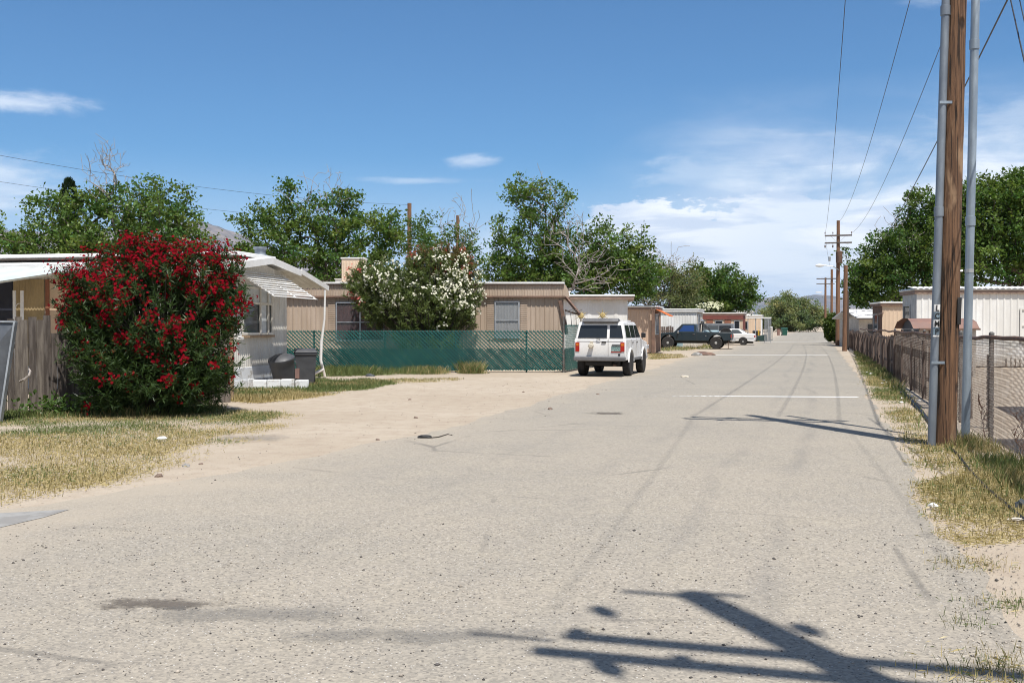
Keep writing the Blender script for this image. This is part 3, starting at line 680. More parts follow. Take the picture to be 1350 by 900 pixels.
# peach
T, od = trailer((wx(862, 60), 60, 0), (-1, .03, 0), (.26, 1, 0), 9, 3.5, zz(403, 60), 'peach mobile home with a small orange awning at its end', M['peach'], M['roofwhite'], M['browntrim'], M['browntrim'], pitch=.16)
window(T, *od[1], .35, 2.0, 1.1, 2.35, M['alu'], M['blind'], glass_m=M['glassclear'])
p0, p1 = od[1]; nn1 = outn(p0, p1); dd = (v2(p1)-v2(p0)).normalized()
mb = MB(); a = v2(p0)+dd*.1+nn1*.05+Z*2.62; corrugated(mb, a, a+dd*2.3, a+nn1*.85-Z*.42, a+dd*2.3+nn1*.85-Z*.42, .2, .02); mb.build('awning', M['orange'], T)
window(T, *od[0], 9-2.1, 9-1.55, 1.45, 2.3, M['alu'], M['glassdark'], mid=False)
MB().box(wx(859, 59.7), wx(863, 59.7), 59.6, 59.72, 0, 2.6).build('corner_trim', M['brown'], T)
# white
T, od = trailer((wx(919, 75), 75, 0), (-1, .05, 0), (.30, 1, 0), 10, 3.6, zz(407, 75), 'white ribbed mobile home behind the dark pickup', M['whitefar'], M['roofwhite'], M['white'], M['shedwall'], pitch=.2)
window(T, *od[1], .3, 1.6, 1.2, 2.5, M['alu'], M['glassdark'])
mb = MB(); mb.box(wx(884, 74.8), wx(900, 74.8), 74.75, 74.9, .1, .95); mb.build('skirt_panel', M['carpale'], T)
# red and cream
T, od = trailer((wx(979, 97), 97, 0), (-1, .05, 0), (.30, 1, 0), 12, 3.6, zz(412, 97), 'cream mobile home with a red brown roof band and red end', M['peach2'], M['roofwhite'], M['browntrim'], M['red'], pitch=.3)
mb = MB(); a, b = od[0]; nr = outn(a, b); d_ = (v2(b)-v2(a)).normalized()
mb.frame(v2(a, 2.25)+nr*.05, d_*12.04, nr*.05, Z*.45); mb.build('roof_band', M['red'], T)
for s0, s1, m_, wn in ((7.3, 8.4, None, 1), (8.6, 9.2, 'pinkwood', 0), (9.4, 10.1, None, 1), (10.3, 10.9, 'pinkwood', 0), (11.2, 11.7, None, 1), (5.2, 5.7, None, 1)):
    if wn: window(T, a, b, s0, s1, 1.0, 2.15, M['alu'], M['glassdark'], mid=False)
    else: MB().frame(v2(a, .9)+d_*s0+nr*.03, d_*(s1-s0), nr*.02, Z*1.3).build('panel', M['pinkwood'], T)
# last ones
T, od = trailer((wx(1003, 125), 125, 0), (-1, .05, 0), (.30, 1, 0), 8, 3.6, zz(415, 125), 'distant pale mobile home behind the flat carport', M['peach2'], M['roofwhite'], M['white'], M['white'])
window(T, *od[0], 5.2, 6.4, 1.2, 2.2, M['alu'], M['glassdark'], mid=False)
T, od = trailer((wx(991, 150), 150, 0), (-1, .05, 0), (.30, 1, 0), 6, 3.6, 3.9, 'tallest far white mobile home above the carport roof', M['whitefar'], M['roofwhite'], M['white'])
T = empty('carport', (wx(1000, 108), 108, 0), 'flat white carport roof on thin grey posts beyond the white sedan', 'carport')
MB().box(wx(983, 108), wx(1017, 108), 108, 113, zz(419.5, 108), zz(418, 108)).build('roof', M['white'], T)
for u in (986, 996, 1005, 1013):
    MB().box(wx(u, 108), wx(u, 108)+.08, 108.1, 108.18, 0, zz(419.5, 108)).build('post', M['alu'], T)
T = empty('chain_link_gate', (wx(1011, 98), 98, 0), 'tall grey chain link panel at the roadside beyond the yellow post', 'gate')
mb = MB(); xg0, xg1 = wx(1008, 98), wx(1016, 98)
mb.box(xg0, xg0+.05, 98, 98.05, 0, 2.3).box(xg1, xg1+.05, 98, 98.05, 0, 2.3).box(xg0, xg1, 98, 98.05, 2.3, 2.35).box(xg0, xg1, 98, 98.05, .15, .2); mb.build('frame', M['alu'], T)
mb = MB()
for k in range(-24, 8):
    x = xg0+k*.09
    for sgn in (1,):
        a = Vector((x, 98.02, .2)); b = Vector((x+2.1, 98.02, 2.3)); lo_ = max(0, (xg0-a.x)/(b.x-a.x)); hi_ = min(1, (xg1-a.x)/(b.x-a.x))
        if hi_ > lo_:
            mb.beam(a.lerp(b, lo_), a.lerp(b, hi_), .02, .02); mb.beam(Vector((xg0+xg1-a.lerp(b, lo_).x, 98.03, a.lerp(b, lo_).z)), Vector((xg0+xg1-a.lerp(b, hi_).x, 98.03, a.lerp(b, hi_).z)), .02, .02)
mb.build('mesh', M['alu'], T)
T = empty('utility_cabinet', (wx(1018, 110), 110, 0), 'pale grey metal cabinet beside the chain link panel', 'cabinet')
MB().box(wx(1014.5, 110), wx(1019, 110), 110, 110.6, .08, 1.55).build('housing', M['alu'], T, bevel=.03); MB().box(wx(1015, 110), wx(1018.5, 110), 109.97, 110, .2, 1.45).build('door', M['shedwall'], T)

# right side
c = Vector((15.8, 40.0, 0))
T, od = trailer(c, (1, -.06, 0), (.14, 1, 0), 14, 2.3, zz(380, 40), 'long white ribbed mobile home right of the big pole behind the chain link fence', M['whitefar'], M['alu'], M['browntrim'], M['alu'], pitch=.26, over=.1)
mb = MB(); a = c+Vector((-.18, -.16, zz(380, 40)-.01)); corrugated(mb, a, a+Vector((14.4, -.86, 0)), a+Vector((.1, .9, .10)), a+Vector((14.5, .04, .10)), .22, .018); mb.build('roof_sheet', M['roofwhite'], T)
window(T, c+Vector((.14*2.3, 2.3, 0)), c, .35, 1.5, 1.55, 2.45, M['alu'], M['glassdark'], mid=False)
window(T, *od[0], (1340-1208)/F*40, (1340-1208)/F*40+1.0, 1.0, 2.3, M['whitefar'], M['whitefar'], mid=True, name='door', fw=.06)
mb = MB()
for k in range(60): mb.frame(c+Vector((3.4+k*.17, -.28-.06*(3.4+k*.17)*.0-.01*k, .06)), Vector((.12, -.007, 0)), Vector((0, -.02, 0)), Z*.45)
mb.build('skirt', M['whitefar'], T)
c = Vector((wx(1163, 57), 57, 0))
T, od = trailer(c, (1, -.05, 0), (.14, 1, 0), 9, 2.6, zz(398, 57), 'peach ribbed mobile home just left of the long white one', M['peach2'], M['white'], M['brown'], M['brown'], pitch=.22)
window(T, c+Vector((.14*2.6, 2.6, 0)), c, .5, 1.7, 1.3, 2.3, M['alu'], M['glassdark'], mid=False)
MB().beam(c+Vector((0, -.1, 2.35)), Vector((wx(1157, 58), 58, zz(415, 58))), .08, .12).build('handrail', M['browntrim'], T)
# low house
c = Vector((wx(1131, 78), 78, 0)); T = empty('house', c, 'low grey house with a patchy white roof at the far end of the picket fence', 'house')
x0, x1 = c.x, wx(1175, 78)
mb = MB(); mb.box(x0+.2, x1, 78.4, 83, 0, zz(420, 78)); mb.build('wall', M['shedwall'], T)
mb = MB(); mb.slab([(x0-.1, 77.9, zz(420, 78)), (x1+.4, 77.9, zz(420, 78)), (x1+.4, 81, zz(409, 81)), (x0-.1, 81, zz(409, 81))], .08)
mb.slab([(x0-.1, 81, zz(409, 81)), (x1+.4, 81, zz(409, 81)), (x1+.4, 84, zz(420, 78)), (x0-.1, 84, zz(420, 78))], .08)
mb.build('roof', mat('patchy_white_roof', (.80,.80,.80), .7, c2=(.12,.12,.13), scale=1.1, stretch=(1,1.4,1), lo=.40, hi=.46), T)
MB().box(x0+.9, x0+1.5, 78.35, 78.42, .8, 1.75).build('window', M['glassdark'], T)
MB().box(x0-.12, x1+.4, 77.86, 77.93, zz(421, 78), zz(419.6, 78)).build('fascia', M['darktrim'], T)
q = G(1120, 452); T = empty('storage_tank', (wx(1126, 90), 92, 0), 'small bright white shape between the round bush and the low house', 'shed')
mb = MB(); mb.box(wx(1123, 92), wx(1131, 92), 92, 94, 0, zz(416, 92)); mb.build('wall', M['whitefar'], T); mb = MB(); mb.prism([(wx(1122, 92), zz(416, 92)), (wx(1127, 92), zz(412, 92)), (wx(1132, 92), zz(416, 92))], 91.8, 94.1, (0,0,0)); mb.build('roof', M['roofwhite'], T)

# garden shed with a barn roof
Ys = 32.0; T = empty('garden_shed', (wx(1203, Ys), Ys, 0), 'small garden shed with a rusty brown barn roof behind the wooden pole', 'shed')
xa, xb = wx(1204, Ys), wx(1289, Ys); zt = zz(419.5, Ys); zm = zz(424, Ys); zb_ = zz(433, Ys); wy = 1.5
mb = MB(); mb.box(xa+.2, xb-.04, Ys+.04, Ys+wy-.04, 0, zb_)
mb.build('wall', M['shedwall'], T)
for x in np.linspace(xa+.5, xb-.25, 5): MB().box(x, x+.04, Ys+.02, Ys+.04, 0, zb_-.02).build('wall_rib', M['brown'], T)
pf = [(0, zb_), (.22, zm), (.55, zt), (wy-.55, zt), (wy-.22, zm), (wy, zb_)]
mb = MB(); n_ = len(pf); mb.add([(xa-.02 if y < .3 or y > wy-.3 else xa+.02, Ys-.05+y*1.06, z) for y, z in pf]+[(xb+.04, Ys-.05+y*1.06, z) for y, z in pf], [(i, i+1, n_+i+1, n_+i) for i in range(n_-1)]+[tuple(range(n_, 2*n_))])
mb.build('roof', M['shedroof'], T)
mb = MB(); mb.add([(xa+.21, Ys+.0+y, z-.03) for y, z in pf], [tuple(range(n_))]); mb.box(xa+.18, xa+.2, Ys+.1, Ys+wy-.1, 0, zb_-.03); mb.build('gable', M['sheetmetal'], T)
mb = MB(); mb.box(xa+.16, xb+.05, Ys-.09, Ys-.03, zb_-.05, zb_+.01); mb.build('eave_trim', M['brown'], T)
# ------------------------------------------------------------------ green slatted fence
Yf = 35.4
def greenfence():
    x0, x1 = -10.2, 1.78; zt_ = 1.42
    T = empty('chain_link_fence', (x1, Yf, 0), 'chain link fence woven with teal green slats in front of the tan mobile home', 'fence')
    def diag(mb, p0, d, L, za, zb, step, w, sg, t, off, jitter=0, keep=1.0, r=random.Random(5)):
        # strips at 45 degrees clipped to the panel
        H = zb-za; nrm = Vector((d.y, -d.x, 0)); n = int((L+H)/step)
        for k in range(n+1):
            if r.random() > keep: continue
            s = -H+k*step+r.uniform(-jitter, jitter)
            a, b = max(0, -s/H), min(1, (L-s)/H)
            if b <= a: continue
            fa, fb2 = (a, b)
            A_ = (s+fa*H, za+fa*H) if sg > 0 else (s+fa*H, zb-fa*H); B_ = (s+fb2*H, za+fb2*H) if sg > 0 else (s+fb2*H, zb-fb2*H)
            mb.beam(p0+d*A_[0]+Z*A_[1]+nrm*off, p0+d*B_[0]+Z*B_[1]+nrm*off, t, w, up=(0,0,1)) if False else mb.frame(p0+d*A_[0]+Z*A_[1]+nrm*off, (d*(B_[0]-A_[0])+Z*(B_[1]-A_[1])), nrm*t, Vector((0, 0, w*1.414)))
    for (p0, d, L, nm) in ((Vector((x0, Yf, 0)), Vector((1, 0, 0)), x1-x0, 0), (Vector((x1+.03, Yf, 0)), Vector((.30, 1, 0)).normalized(), 5.2, 1)):
        zr_ = zt_ if nm == 0 else 1.62
        mb = MB(); diag(mb, p0, d, L, .06, zr_, .128, .040, -1, .006, .03, .004, 1.0); mb.build('slats', M['teal'], T)
        mb = MB(); diag(mb, p0, d, L, .06, .80, .095, .040, -1, .006, .012, .01, .98, random.Random(8)); diag(mb, p0, d, L, .06, .80, .085, .030, 1, .006, .0, .01, .96, random.Random(9)); mb.build('lower_slats', M['teal2'], T)
        mb = MB(); diag(mb, p0, d, L, .05, zr_+.03, .128, .014, 1, .004, .037); mb.build('wire_mesh', M['teal'], T)
        mb = MB(); nrm = Vector((d.y, -d.x, 0))
        mb.tube([p0+Z*zr_, p0+d*L+Z*zr_], .017, 6)
        mb.build('top_rail', M['teal2'], T)
        for s in np.arange(.0 if nm else .9, L, 2.45):
            q = p0+d*s-nrm*.04; MB().tube([q, q+Z*(zr_+.04)], .03, 8).build('post', M['greypost'] if s < .1 else M['teal2'], T)
    # doubled stretch of darker cloth near the middle and a corner post
    q = Vector((x1, Yf-.03, 0)); MB().tube([q, q+Z*1.95], .038, 10).build('corner_post', M['greypost'], T, smooth=True)
    mb = MB(); 
    for k in range(3): mb.tube([q+Vector((.12+.2*k, .6*k, 1.62)), q+Vector((.05+.22*k, .55*k, 2.1)), q+Vector((.35+.2*k, .8*k, 2.2))], .012, 5)
    mb.build('loose_wire', M['greypost'], T)
greenfence()
# gate post cluster beside the corner with the two sun ornaments
def sun_ornament(u, v, Y, label):
    p = P(u, v, Y); T = empty('sun_ornament', (p.x, p.y, 0), label, 'garden ornament', 'metal sun ornaments on posts')
    mb = MB(); mb.lathe([(.02, -.03), (.08, -.022), (.10, 0), (.08, .022), (.02, .03)], p, 'y', 14); mb.build('disc', M['sun'], T, smooth=True)
    mb = MB()
    for k in range(12):
        a = 2*math.pi*k/12; L = .29 if k % 2 else .20; d = Vector((math.cos(a), 0, math.sin(a))); s = Vector((-d.z, 0, d.x))*.017
        b = p+d*.09; mb.add([b+s+Vector((0, .008, 0)), b-s+Vector((0, .008, 0)), p+d*L+Vector((0, .0, 0)), b+Vector((0, -.012, 0))], [(0, 2, 1), (0, 1, 3), (1, 2, 3), (2, 0, 3)])
    mb.build('rays', M['sun'], T)
    MB().tube([Vector((p.x, p.y+.04, 0)), Vector((p.x, p.y+.04, p.z))], .025, 8).build('post', M['greypost'], T)
sun_ornament(766, 416, 37.2, 'pale sun shaped ornament on a post left of the four wheel drive roof')
sun_ornament(794.5, 415.5, 39.5, 'yellow sun shaped ornament seen just above the roof of the white four wheel drive')

# ------------------------------------------------------------------ left picket fence
def pickets(name, p0, p1, hfun, m, label, cat='fence', wmin=.09, wmax=.14, gap=.012, seed=1, t=.02, lean=.006, rail_m=None, post_m=None, postgap=2.4, skip=None, railz=(.35, 1.2), m2=None):
    r = random.Random(seed); p0, p1 = v2(p0), v2(p1); L = (p1-p0).length; d = (p1-p0)/L; nrm = outn(p0, p1)
    T = empty(name, p0, label, cat); mb = MB(); s = 0
    while s < L:
        w = r.uniform(wmin, wmax); mi = 1 if r.random() < .3 else 0; h = hfun(s)+r.uniform(-.04, .04)
        if not (skip and skip(s, r)):
            if r.random() < .08: h -= r.uniform(.1, .35)
            o = p0+d*s+nrm*r.uniform(0, .012); ln = r.gauss(0, lean)*h
            mb.frame(o, d*w, -nrm*t, Z*h+d*ln, mi)
        s += w+(gap if r.random() < .85 else gap*r.uniform(2, 4))
    mb.build('pickets', [m, m2 or m], T)
    for z in railz: MB().frame(p0-nrm*.06+Z*z, d*L, nrm*.035, Z*.08).build('rail', rail_m or m, T)
    for s in np.arange(.2, L, postgap): MB().frame(p0+d*s-nrm*.15, d*.09, nrm*.09, Z*(hfun(s)-.05)).build('post', post_m or m, T)
    return T
fp0 = G(-160, 556); fp1 = G(104, 547)
pickets('picket_fence', (fp0.x, fp0.y), (G(303, 530).x, G(303, 530).y), lambda s: 1.78 if s > 2.6 else 1.74, M['greywood'], 'grey weathered wooden picket fence left of and behind the red oleander', seed=4, gap=.006, m2=M['paleboard'])
# grey sheet metal panel propped in front
T = empty('metal_panel', G(2, 557), 'grey sheet metal panel with a slanting pale edge at the left of the picket fence', 'metal panel')
a, b, c_, d_ = G(-90, 560), G(2, 557), P(22, 424, 17.0), P(-90, 422, 17.3)
MB().slab([a, b, c_, d_], .03).build('sheet', M['sheetmetal'], T)
mb = MB(); mb.beam(b+Vector((0, -.04, 0)), c_+Vector((0, -.04, 0)), .03, .10, up=(0,1,0)); mb.beam(d_+Vector((0, -.045, .0)), c_+Vector((.0, -.045, 0)), .05, .03); mb.build('edge', M['edgemetal'], T)
# stick hooked on the fence
b = P(26, 500, 17.55); c_ = P(41, 492, 17.5)
tag(MB().tube([P(26, 503, 17.5), P(32, 500, 17.42), P(38, 495, 17.42), P(40, 489, 17.5), P(38, 486, 17.56)], [.02, .022, .02, .018, .015], 6).build('branch', M['deadwood'], loc=P(26, 503, 17.5), smooth=True), 'bent pale stick hooked on the grey picket fence', 'stick')
# small gate / fence end right of oleander
T = empty('wooden_gate', G(298, 529), 'short brown wooden gate end right of the red oleander', 'gate')
a = G(284, 531); b = G(303, 528)
mb = MB()
for k in range(3): mb.frame(a.lerp(b, k/3)+Z*.08, (b-a)*.30, Vector((0, .03, 0)), Z*(1.45+.1*k))
mb.build('boards', M['brownwood'], T)
MB().frame(b+Vector((0, .0, 0)), Vector((.07, 0, 0)), Vector((0, .08, 0)), Z*1.62).build('post', M['rawwood'], T)

# bins and painted blocks by the cream trailer
def wheelie(pos, m, label, h=1.05, w=.58, dpt=.62, rz=0, group=None, name='wheeled_bin', tip=None, lidm=None):
    T = empty(name, pos, label, 'bin', group, rz)
    if tip: T.rotation_euler = tip
    mb = MB(); b = .78
    vs_ = [(-w/2*b, -dpt/2*b, .05), (w/2*b, -dpt/2*b, .05), (w/2*b, dpt/2*b, .05), (-w/2*b, dpt/2*b, .05), (-w/2, -dpt/2, h-.12), (w/2, -dpt/2, h-.12), (w/2, dpt/2, h-.12), (-w/2, dpt/2, h-.12)]
    mb.add(vs_, [(3,2,1,0),(4,5,6,7),(0,1,5,4),(1,2,6,5),(2,3,7,6),(3,0,4,7)]); mb.box(-w/2-.02, w/2+.02, -dpt/2-.02, dpt/2+.02, h-.18, h-.11); mb.build('body', m, T, local=True, bevel=.02)
    mb = MB(); mb.add([(-w/2-.03, -dpt/2-.04, h-.108), (w/2+.03, -dpt/2-.04, h-.108), (w/2+.03, dpt/2+.03, h-.108), (-w/2-.03, dpt/2+.03, h-.108), (-w/2+.04, -dpt/2+.05, h-.03), (w/2-.04, -dpt/2+.05, h-.03), (w/2-.04, dpt/2, h), (-w/2+.04, dpt/2, h)], [(3,2,1,0),(4,5,6,7),(0,1,5,4),(1,2,6,5),(2,3,7,6),(3,0,4,7)])
    mb.build('lid', lidm or m, T, local=True, bevel=.015)
    for s in (-1, 1): MB().lathe([(.05, -.03), (.12, -.03), (.12, .03), (.05, .03)], (s*(w/2*.8), dpt/2*.86, .12), 'x', 14).build('wheel', M['rubber'], T, local=True)
    MB().tube([(-w/2+.06, dpt/2+.02, h-.16), (-w/2+.06, dpt/2+.09, h-.14), (w/2-.06, dpt/2+.09, h-.14), (w/2-.06, dpt/2+.02, h-.16)], .015, 6).build('handle', m, T, local=True)
    return T
q = G(402, 508); wheelie((q.x, q.y+.1, 0), M['plasticdark'], 'dark grey wheeled bin standing right of the round dark tub', h=1.0, rz=R(12))
q = P(377, 480, 26.75); T = empty('rubbish_tub', (q.x, q.y, .0), 'round dark tub leaning on its side against the cream wall behind the white blocks', 'bin')
T.rotation_euler = (R(14), R(-6), 0)
mb = MB(); mb.lathe([(.23, 0), (.27, .1), (.30, .45), (.33, .72), (.345, .74), (.345, .79), (.31, .83), (.20, .88), (.05, .90)], (0, 0, 0), 'z', 28); mb.build('body', M['plasticdark'], T, local=True, smooth=True)
MB().tube([(.345, -.05, .70), (.39, -.12, .68), (.39, -.12, .62), (.34, -.1, .60)], .015, 6).build('handle', M['plasticdark'], T, local=True)
T = empty('painted_block_row', G(333, 513), 'low row of peeling white painted blocks in front of the two dark bins', 'block wall')
a, b = G(333, 514), G(407, 513.5); d = (b-a).normalized(); r = random.Random(3); nblk = 4; Lb = (b-a).length/nblk
for k in range(nblk):
    bm = bmesh.new(); mb = MB(); h = .26+r.uniform(-.02, .02)
    mb.frame(a+d*(k*Lb+.006)+Vector((0, r.uniform(-.02, .02), 0)), d*(Lb-.012), Vector((-.04, .24, 0)), Z*h)
    o = mb.build('block', M['skirtwhite'], T, bevel=.02); bm.free()
tag(MB().box(-.05, .05, -.05, .05, 0, .25).build('can', M['shedroof'], loc=None), 'small orange brown can between the bins on the white blocks', 'can').location = (P(391, 500, 26.1).x, 26.2, .27)
a = G(413, 499); tag(MB().tube([a+Z*.14, G(426, 498)+Z*.26], .05, 8).build('pipe', M['white'], loc=a), 'short white pipe piece lying at the foot of the porch post', 'pipe')

# ------------------------------------------------------------------ right hand fence
def rightfence():
    T = empty('chain_link_fence', road(10, 2.25), 'rusty chain link fence running along the right side of the lane past the big pole', 'fence')
    s0, s1 = 7.0, 33.0; H = 1.42; stp = .075
    L = s1-s0; n = int((L+H)/stp); V = []; Fq = []
    pos = lambda s, z, o: road(s, 2.25+o, z)
    for sg in (1, -1):
        for k in range(n):
            s = s0-H+k*stp; a, b = max(0, (s0-s)/H), min(1, (s1-s)/H)
            if b <= a: continue
            za, zb2 = (.02+a*H, .02+b*H) if sg > 0 else (.02+(1-a)*H, .02+(1-b)*H)
            A_, B_ = pos(s+a*H, za, .002*sg), pos(s+b*H, zb2, .002*sg); w = .0017; base = len(V)
            nv = RR*w; tv = Vector((0, 0, w*1.4))
            V += [A_-nv-tv, A_+nv-tv, A_+nv+tv, A_-nv+tv, B_-nv-tv, B_+nv-tv, B_+nv+tv, B_-nv+tv]
            Fq += [(base, base+1, base+5, base+4), (base+1, base+2, base+6, base+5), (base+2, base+3, base+7, base+6), (base+3, base, base+4, base+7)]
    fast_mesh('wire_mesh', [tuple(v) for v in V], Fq, M['linkwire'], T)
    mb = MB(); r = random.Random(4); pts = [road(s, 2.25+r.uniform(-.012, .012), H+.02+.015*math.sin(s)+r.uniform(-.012, .012)) for s in np.arange(7, 60, .8)]; mb.tube(pts, .028, 7)
    mb.build('top_rail', M['rust'], T)
    for s in (9.2, 12.4, 15.3, 18.4, 21.4, 24.5, 27.6, 30.8, 33.6):
        q = road(s, 2.28); MB().tube([q, q+Z*(H+.06)], .034, 8).build('post', M['greypost'] if s < 20 else M['rust'], T, smooth=True)
        MB().lathe([(.038, 0), (.038, .03), (.01, .05)], q+Z*(H+.06), 'z', 8).build('post_cap', M['greypost'], T)
    # dead creeper in the mesh
    r = random.Random(11); mb = MB()
    def vine(p, L, k):
        pts = [Vector(p)]; d = Vector((r.uniform(-.3, .3), 0, 1))
        for _ in range(L):
            d = (d+Vector((r.uniform(-.8, .8), r.uniform(-.25, .25), r.uniform(-.3, .5)))).normalized(); pts.append(pts[-1]+d*.045)
        mb.tube(pts, [.006*(1-i/len(pts))+.002 for i in range(len(pts))], 5)
        for p_ in pts[::2]:
            e = Vector((r.uniform(-.05, .05), r.uniform(-.03, .03), r.uniform(-.03, .03))); mb.add([p_, p_+e, p_+e+Vector((.02, 0, .03))], [(0, 1, 2)])
        if k: vine(pts[L//3], L//2, k-1); vine(pts[2*L//3], L//2, k-1)
    for s in (12.95, 13.1, 15.9): vine(road(s, 2.30, .02), 12, 2)
    tag(mb.build('dead_creeper', M['brown'], loc=road(13, 2.3)), 'dead brown creeper twisting through the chain link right of the big pole', 'plant')
rightfence()
def skip(s, r): return (s < 9 and r.random() < .72) or r.random() < .10
pickets('picket_fence', tuple(road(21, 2.36)[:2]), tuple(road(97, 2.36)[:2]), lambda s: 1.28+.06*math.sin(s*.6), M['brownwood'], 'dark brown leaning wooden pickets along the right of the lane', seed=8, gap=.045, m2=M['greywood'], wmin=.08, wmax=.16, lean=.035, skip=skip, postgap=3.0, railz=(.4, 1.15))
T = empty('board', road(20.5, 2.6), 'pale grey boards propped behind the chain link fence left of the big pole', 'boards')
for s, h, ln in ((19.2, 1.2, .12), (20.0, 1.25, -.05), (20.6, 1.1, .1), (17.4, 1.15, .02)): MB().frame(road(s, 2.55), RD*.16, RR*.02, Z*h+RD*ln).build('plank', M['greywood'], T)
MB().frame(road(19.0, 2.52, .75), RD*2.0, RR*.02, Z*.09).build('crossboard', M['greywood'], T)
# tyres and planks on the dirt behind the fence
q0 = G(1281, 560)
for k, lab in enumerate(('lowest', 'upper')):
    q = road(15.0+.15*k, 2.72, .0+.2*k)
    mb = MB(); mb.lathe([(.19, -.09), (.30, -.10), (.33, -.05), (.33, .05), (.30, .10), (.19, .09), (.17, 0)], (0,0,0), 'z', 22)
    o = mb.build('tyre', mat('dusty_tyre', (.10,.075,.06), .95, scale=7) if k == 0 else bpy.data.materials['dusty_tyre'], loc=q+Z*.1, smooth=True); o.data.transform(Matrix.Translation(q+Z*.1)); o.location = q+Z*.1; o.data.transform(Matrix.Translation(-(q+Z*.1)))
    for v_ in o.data.vertices: pass
    tag(o, ('dusty old tyre on the ground behind the chain link right of the big pole' if k == 0 else 'dusty old tyre on top of another behind the chain link'), 'tyre', 'old tyres behind the fence')
# unseen panels added beyond the right edge, shaped to cast shadows on the dirt
T = empty('shadow_caster', (9.6, 14.2, 0), 'added unseen panels on posts beyond the right edge, casting shadows on the yard', 'shadow caster')
def caster_quad(u0, u1, v0, v1, z):
    sh = Vector((-math.sin(AZ), math.cos(AZ), 0))/math.tan(EL)
    pts = [G(u0, v0), G(u1, v0), G(u1, v1), G(u0+ (v1-v0)*1.9, v1)]
    return [p-sh*z+Z*z for p in pts]
zc = 2.7
qa = caster_quad(1306, 1560, 579, 612, zc); qb = caster_quad(1312, 1560, 536, 560, zc)
MB().slab([qa[3], qa[2], qa[1], qa[0]], .04).build('panel', M['roofwhite'], T); MB().slab([qb[3], qb[2], qb[1], qb[0]], .04).build('panel', M['roofwhite'], T)
for p in (qa[1], qa[2], qb[1], qb[2]): MB().box(p.x-.15, p.x-.09, p.y-.03, p.y+.03, 0, zc).build('post', M['greypost'], T)
mb = MB(); mb.beam(qa[0]+Z*.06, qa[1]+Z*.06, .05, .08).beam(qb[0]+Z*.06, qb[1]+Z*.06, .05, .08).beam(qa[1]+Z*.14, qb[1]+Z*.14, .05, .08); mb.build('beam', M['greypost'], T)

# ------------------------------------------------------------------ utility poles
armd = Vector((RR.x, RR.y, 0))
def crossarm(T, c, L, m, ins=(-.95, -.45, .45, .95), hang=(), asym=0, w=.1):
    a = c-armd*(L/2-asym); b = c+armd*(L/2+asym); arm = MB().beam(a, b, w, .12).build('crossarm', m, T)
    for f in ins:
        p = c+armd*(asym+f*L/2)+Z*.06; MB().tube([p, p+Z*.12], .012, 6).build('pin', M['greypost'], arm, loc=None) if False else None
        mb = MB(); mb.lathe([(.012, 0), (.012, .10), (.05, .11), (.055, .15), (.035, .17), (.05, .2), (.03, .24)], p, 'z', 10); mb.build('insulator', M['ceramic'], arm)
    for f in hang:
        p = c+armd*(asym+f*L/2)-Z*.06; mb = MB(); mb.lathe([(.012, 0), (.012, -.12), (.06, -.13), (.06, -.3), (.03, -.34)], p, 'z', 10); mb.build('hanging_insulator', M['ceramic'], arm)
    return arm
def upole(base, h, label, lean=(0, 0), m=None, r0=.15, r1=.10, arms=(), hangs=None, name='utility_pole', group=None, n=14, braces=True, cat='utility pole'):
    base = Vector(base); T = empty(name, base, label, cat, group); r = random.Random(int(base.x*10)); pts = []; rs = []
    K = 40
    for i in range(K+1):
        t = i/K; pts.append(base+Vector((lean[0]*h*t+r.uniform(-.003, .003), lean[1]*h*t, h*t))); rs.append((r0+(r1-r0)*t)*(1+r.uniform(-.015, .015)))
    MB().tube(pts, rs, n).build('shaft', m or M['polefar'], T, smooth=True)
    top = base+Vector((lean[0]*h, lean[1]*h, h))
    for (dz, L, ins, hang, asym) in arms:
        c = base+Vector((lean[0]*(h-dz), lean[1]*(h-dz), h-dz))-RD*(r1+.06)
        arm = crossarm(T, c, L, M['greywood'] if m is None else M['greywood'], ins, hang, asym)
        if braces and asym == 0 and dz < 1.7:
            for s in (-1, 1): MB().beam(c+armd*s*L*.28-Z*.04-RD*.055, c-Z*.62+armd*s*.02-RD*.06, .03, .012).build('brace', M['greypost'], arm)
    return T, top
pb_ = G(1245.5, 588); bigbase = Vector((pb_.x, pb_.y, 0)); LEAN = (.020, .0)
T, bigtop = upole(bigbase, 10.6, 'big old brown wooden utility pole between two steel conduits at the chain link fence', LEAN, M['pole'], .142, .115, [(1.25, 2.6, (-.95, -.45, .45, .95), (), 0), (2.1, 2.6, (-.95, -.4, .9), (-.6,), -.3)], n=24)
BIG = T
def conduit(u0, v0, r, yoff, xt, label_m, couple):
    b = G(u0, v0); b = Vector((b.x, b.y+yoff, 0)); pts = [b+Vector((xt*z, 0, z)) for z in (0, 9.3)]
    c = MB().tube(pts, r, 16).build('conduit', label_m, BIG, smooth=True)
    for z in couple: MB().lathe([(r+.001, 0), (r+.010, .004), (r+.010, .13), (r+.001, .134)], b+Vector((xt*z, 0, z)), 'z', 16).build('coupling', label_m, c, smooth=True)
    return c, b
cl, clb = conduit(1226, 588, .052, -.05, .026, M['galv2'], (3.05, 5.7))
cr_, crb = conduit(1270.5, 582, .056, -.05, .0165, M['galv'], (2.98, 5.4))
for z in (1.12, 4.55, 7.6): MB().beam(clb+Vector((.026*z-.06, -.055, z)), clb+Vector((.026*z+.12, -.055, z)), .012, .035).build('strap', M['galv'], BIG)
mb = MB(); z = 2.34; mb.lathe([(.060, 0), (.060, .05)], crb+Vector((.0165*z, 0, z)), 'z', 16); mb.tube([crb+Vector((-.05, 0, z+.02)), crb+Vector((-.22, .05, z+.02))], .016, 6)
